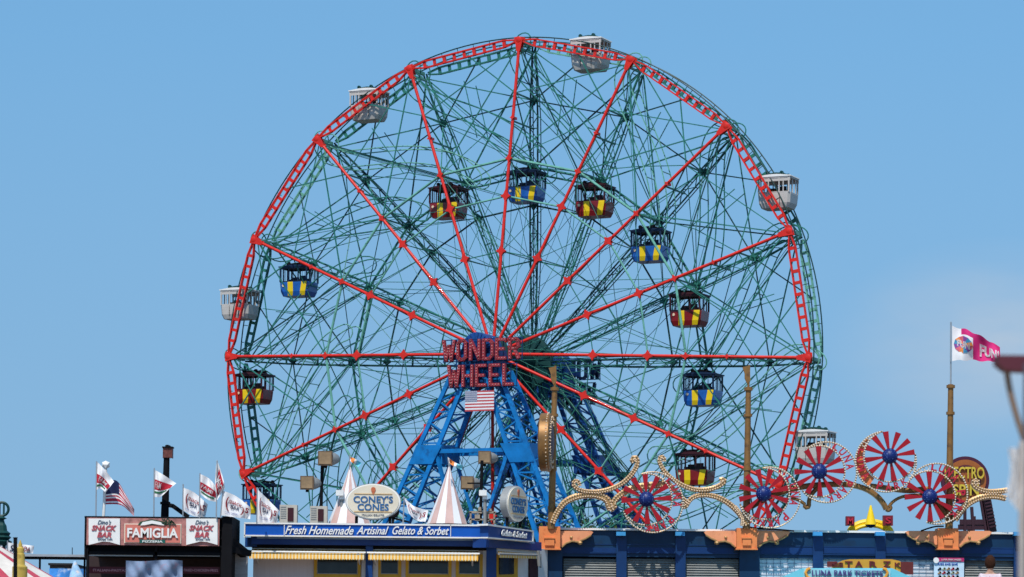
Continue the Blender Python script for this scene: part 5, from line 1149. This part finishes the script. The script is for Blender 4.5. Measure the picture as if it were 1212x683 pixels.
skinned('shirt', tv, [(0, 1), (1, 2), (2, 3), (2, 4), (4, 5), (2, 6), (6, 7)], [(.165*k, .125*k), (.155*k, .115*k), (.175*k, .125*k), (.085*k, .08*k), (.078*k, .078*k), (.065*k, .065*k), (.078*k, .078*k), (.065*k, .065*k)], TOPM, pe)
skinned('shorts', [(0, 0, .98*k), (0, 0, .92*k), (.105*k, 0, .84*k), (.115*k, 0, .58*k), (-.105*k, 0, .84*k), (-.115*k, 0, .58*k)], [(0, 1), (1, 2), (2, 3), (1, 4), (4, 5)], [(.16*k, .12*k), (.165*k, .125*k), .105*k, .09*k, .105*k, .09*k], NAVY, pe)
# ---------------- near right: blurred kiosk edge ----------------
Yn = 19.0
t = thing('lifeguard_shelter', 'out-of-focus maroon shelter roof with curved brown strut at the right edge', 'shelter', at(1216, 683, Yn)); t.location.z = 0; MW[t.name] = Matrix.Translation(t.location)
mb = MB(); a = at(1181, 420, Yn); b = at(1300, 421, Yn); mb.box((a.x, Yn, a.z-.05), (b.x, Yn+.18, a.z)); mb.add([(a.x, Yn, a.z-.05), (b.x, Yn, a.z-.05), (b.x, Yn, a.z-.115), (a.x+.05, Yn, a.z-.09), (a.x, Yn+.18, a.z-.05), (b.x, Yn+.18, a.z-.05), (b.x, Yn+.18, a.z-.115), (a.x+.05, Yn+.18, a.z-.09)], [(3, 2, 1, 0), (4, 5, 6, 7), (0, 4, 7, 3), (3, 7, 6, 2), (1, 2, 6, 5)])
mb.build('roof', mat('dark maroon canvas', (.09, .018, .03), .8), t)
mb = MB(); mb.tube(smoothc([at(x, y, Yn+.1) for x, y in ((1191, 436), (1195, 462), (1203, 492), (1212, 520), (1226, 560))]), .02, 8); mb.build('strut', mat('brown painted steel', (.20, .13, .09), .5), t, smooth=True)
p = at(1207, 683, Yn-1); mb = MB(); tp = at(1210, 522, Yn-1); mb.tube([(p.x, Yn-1, 0), (tp.x, Yn-1, tp.z)], .02, 10); mb.build('white_post', mat('pale painted post', (.42, .37, .34), .5, var=.4), t, smooth=True)
mb = MB(); mb.tube([(at(1216, 600, Yn-1).x, Yn-.9, 0), at(1216, 430, Yn-.9)], .022, 10); mb.build('dark_post', mat('dark grey post', (.08, .08, .10), .5), t, smooth=True)
mb = MB(); pts = []; NU, NV = 10, 14
for j in range(NV+1):
    for i in range(NU+1): u, v = i/NU, j/NV; pts.append(at(1193+u*13+3*sin(v*4)*(1-u), 530+v*76*(.75+.25*u), Yn-1+.03*sin(u*14+v*3)))
mb.v += pts
for j in range(NV):
    for i in range(NU): q = j*(NU+1)+i; mb.f.append((q, q+1, q+NU+2, q+NU+1)[::-1]); mb.m.append(0)
solo(mb, 'hanging_cloth', CLOTHW, 'blurred white cloth hanging on the pale post at the right edge', 'cloth', smooth=True)
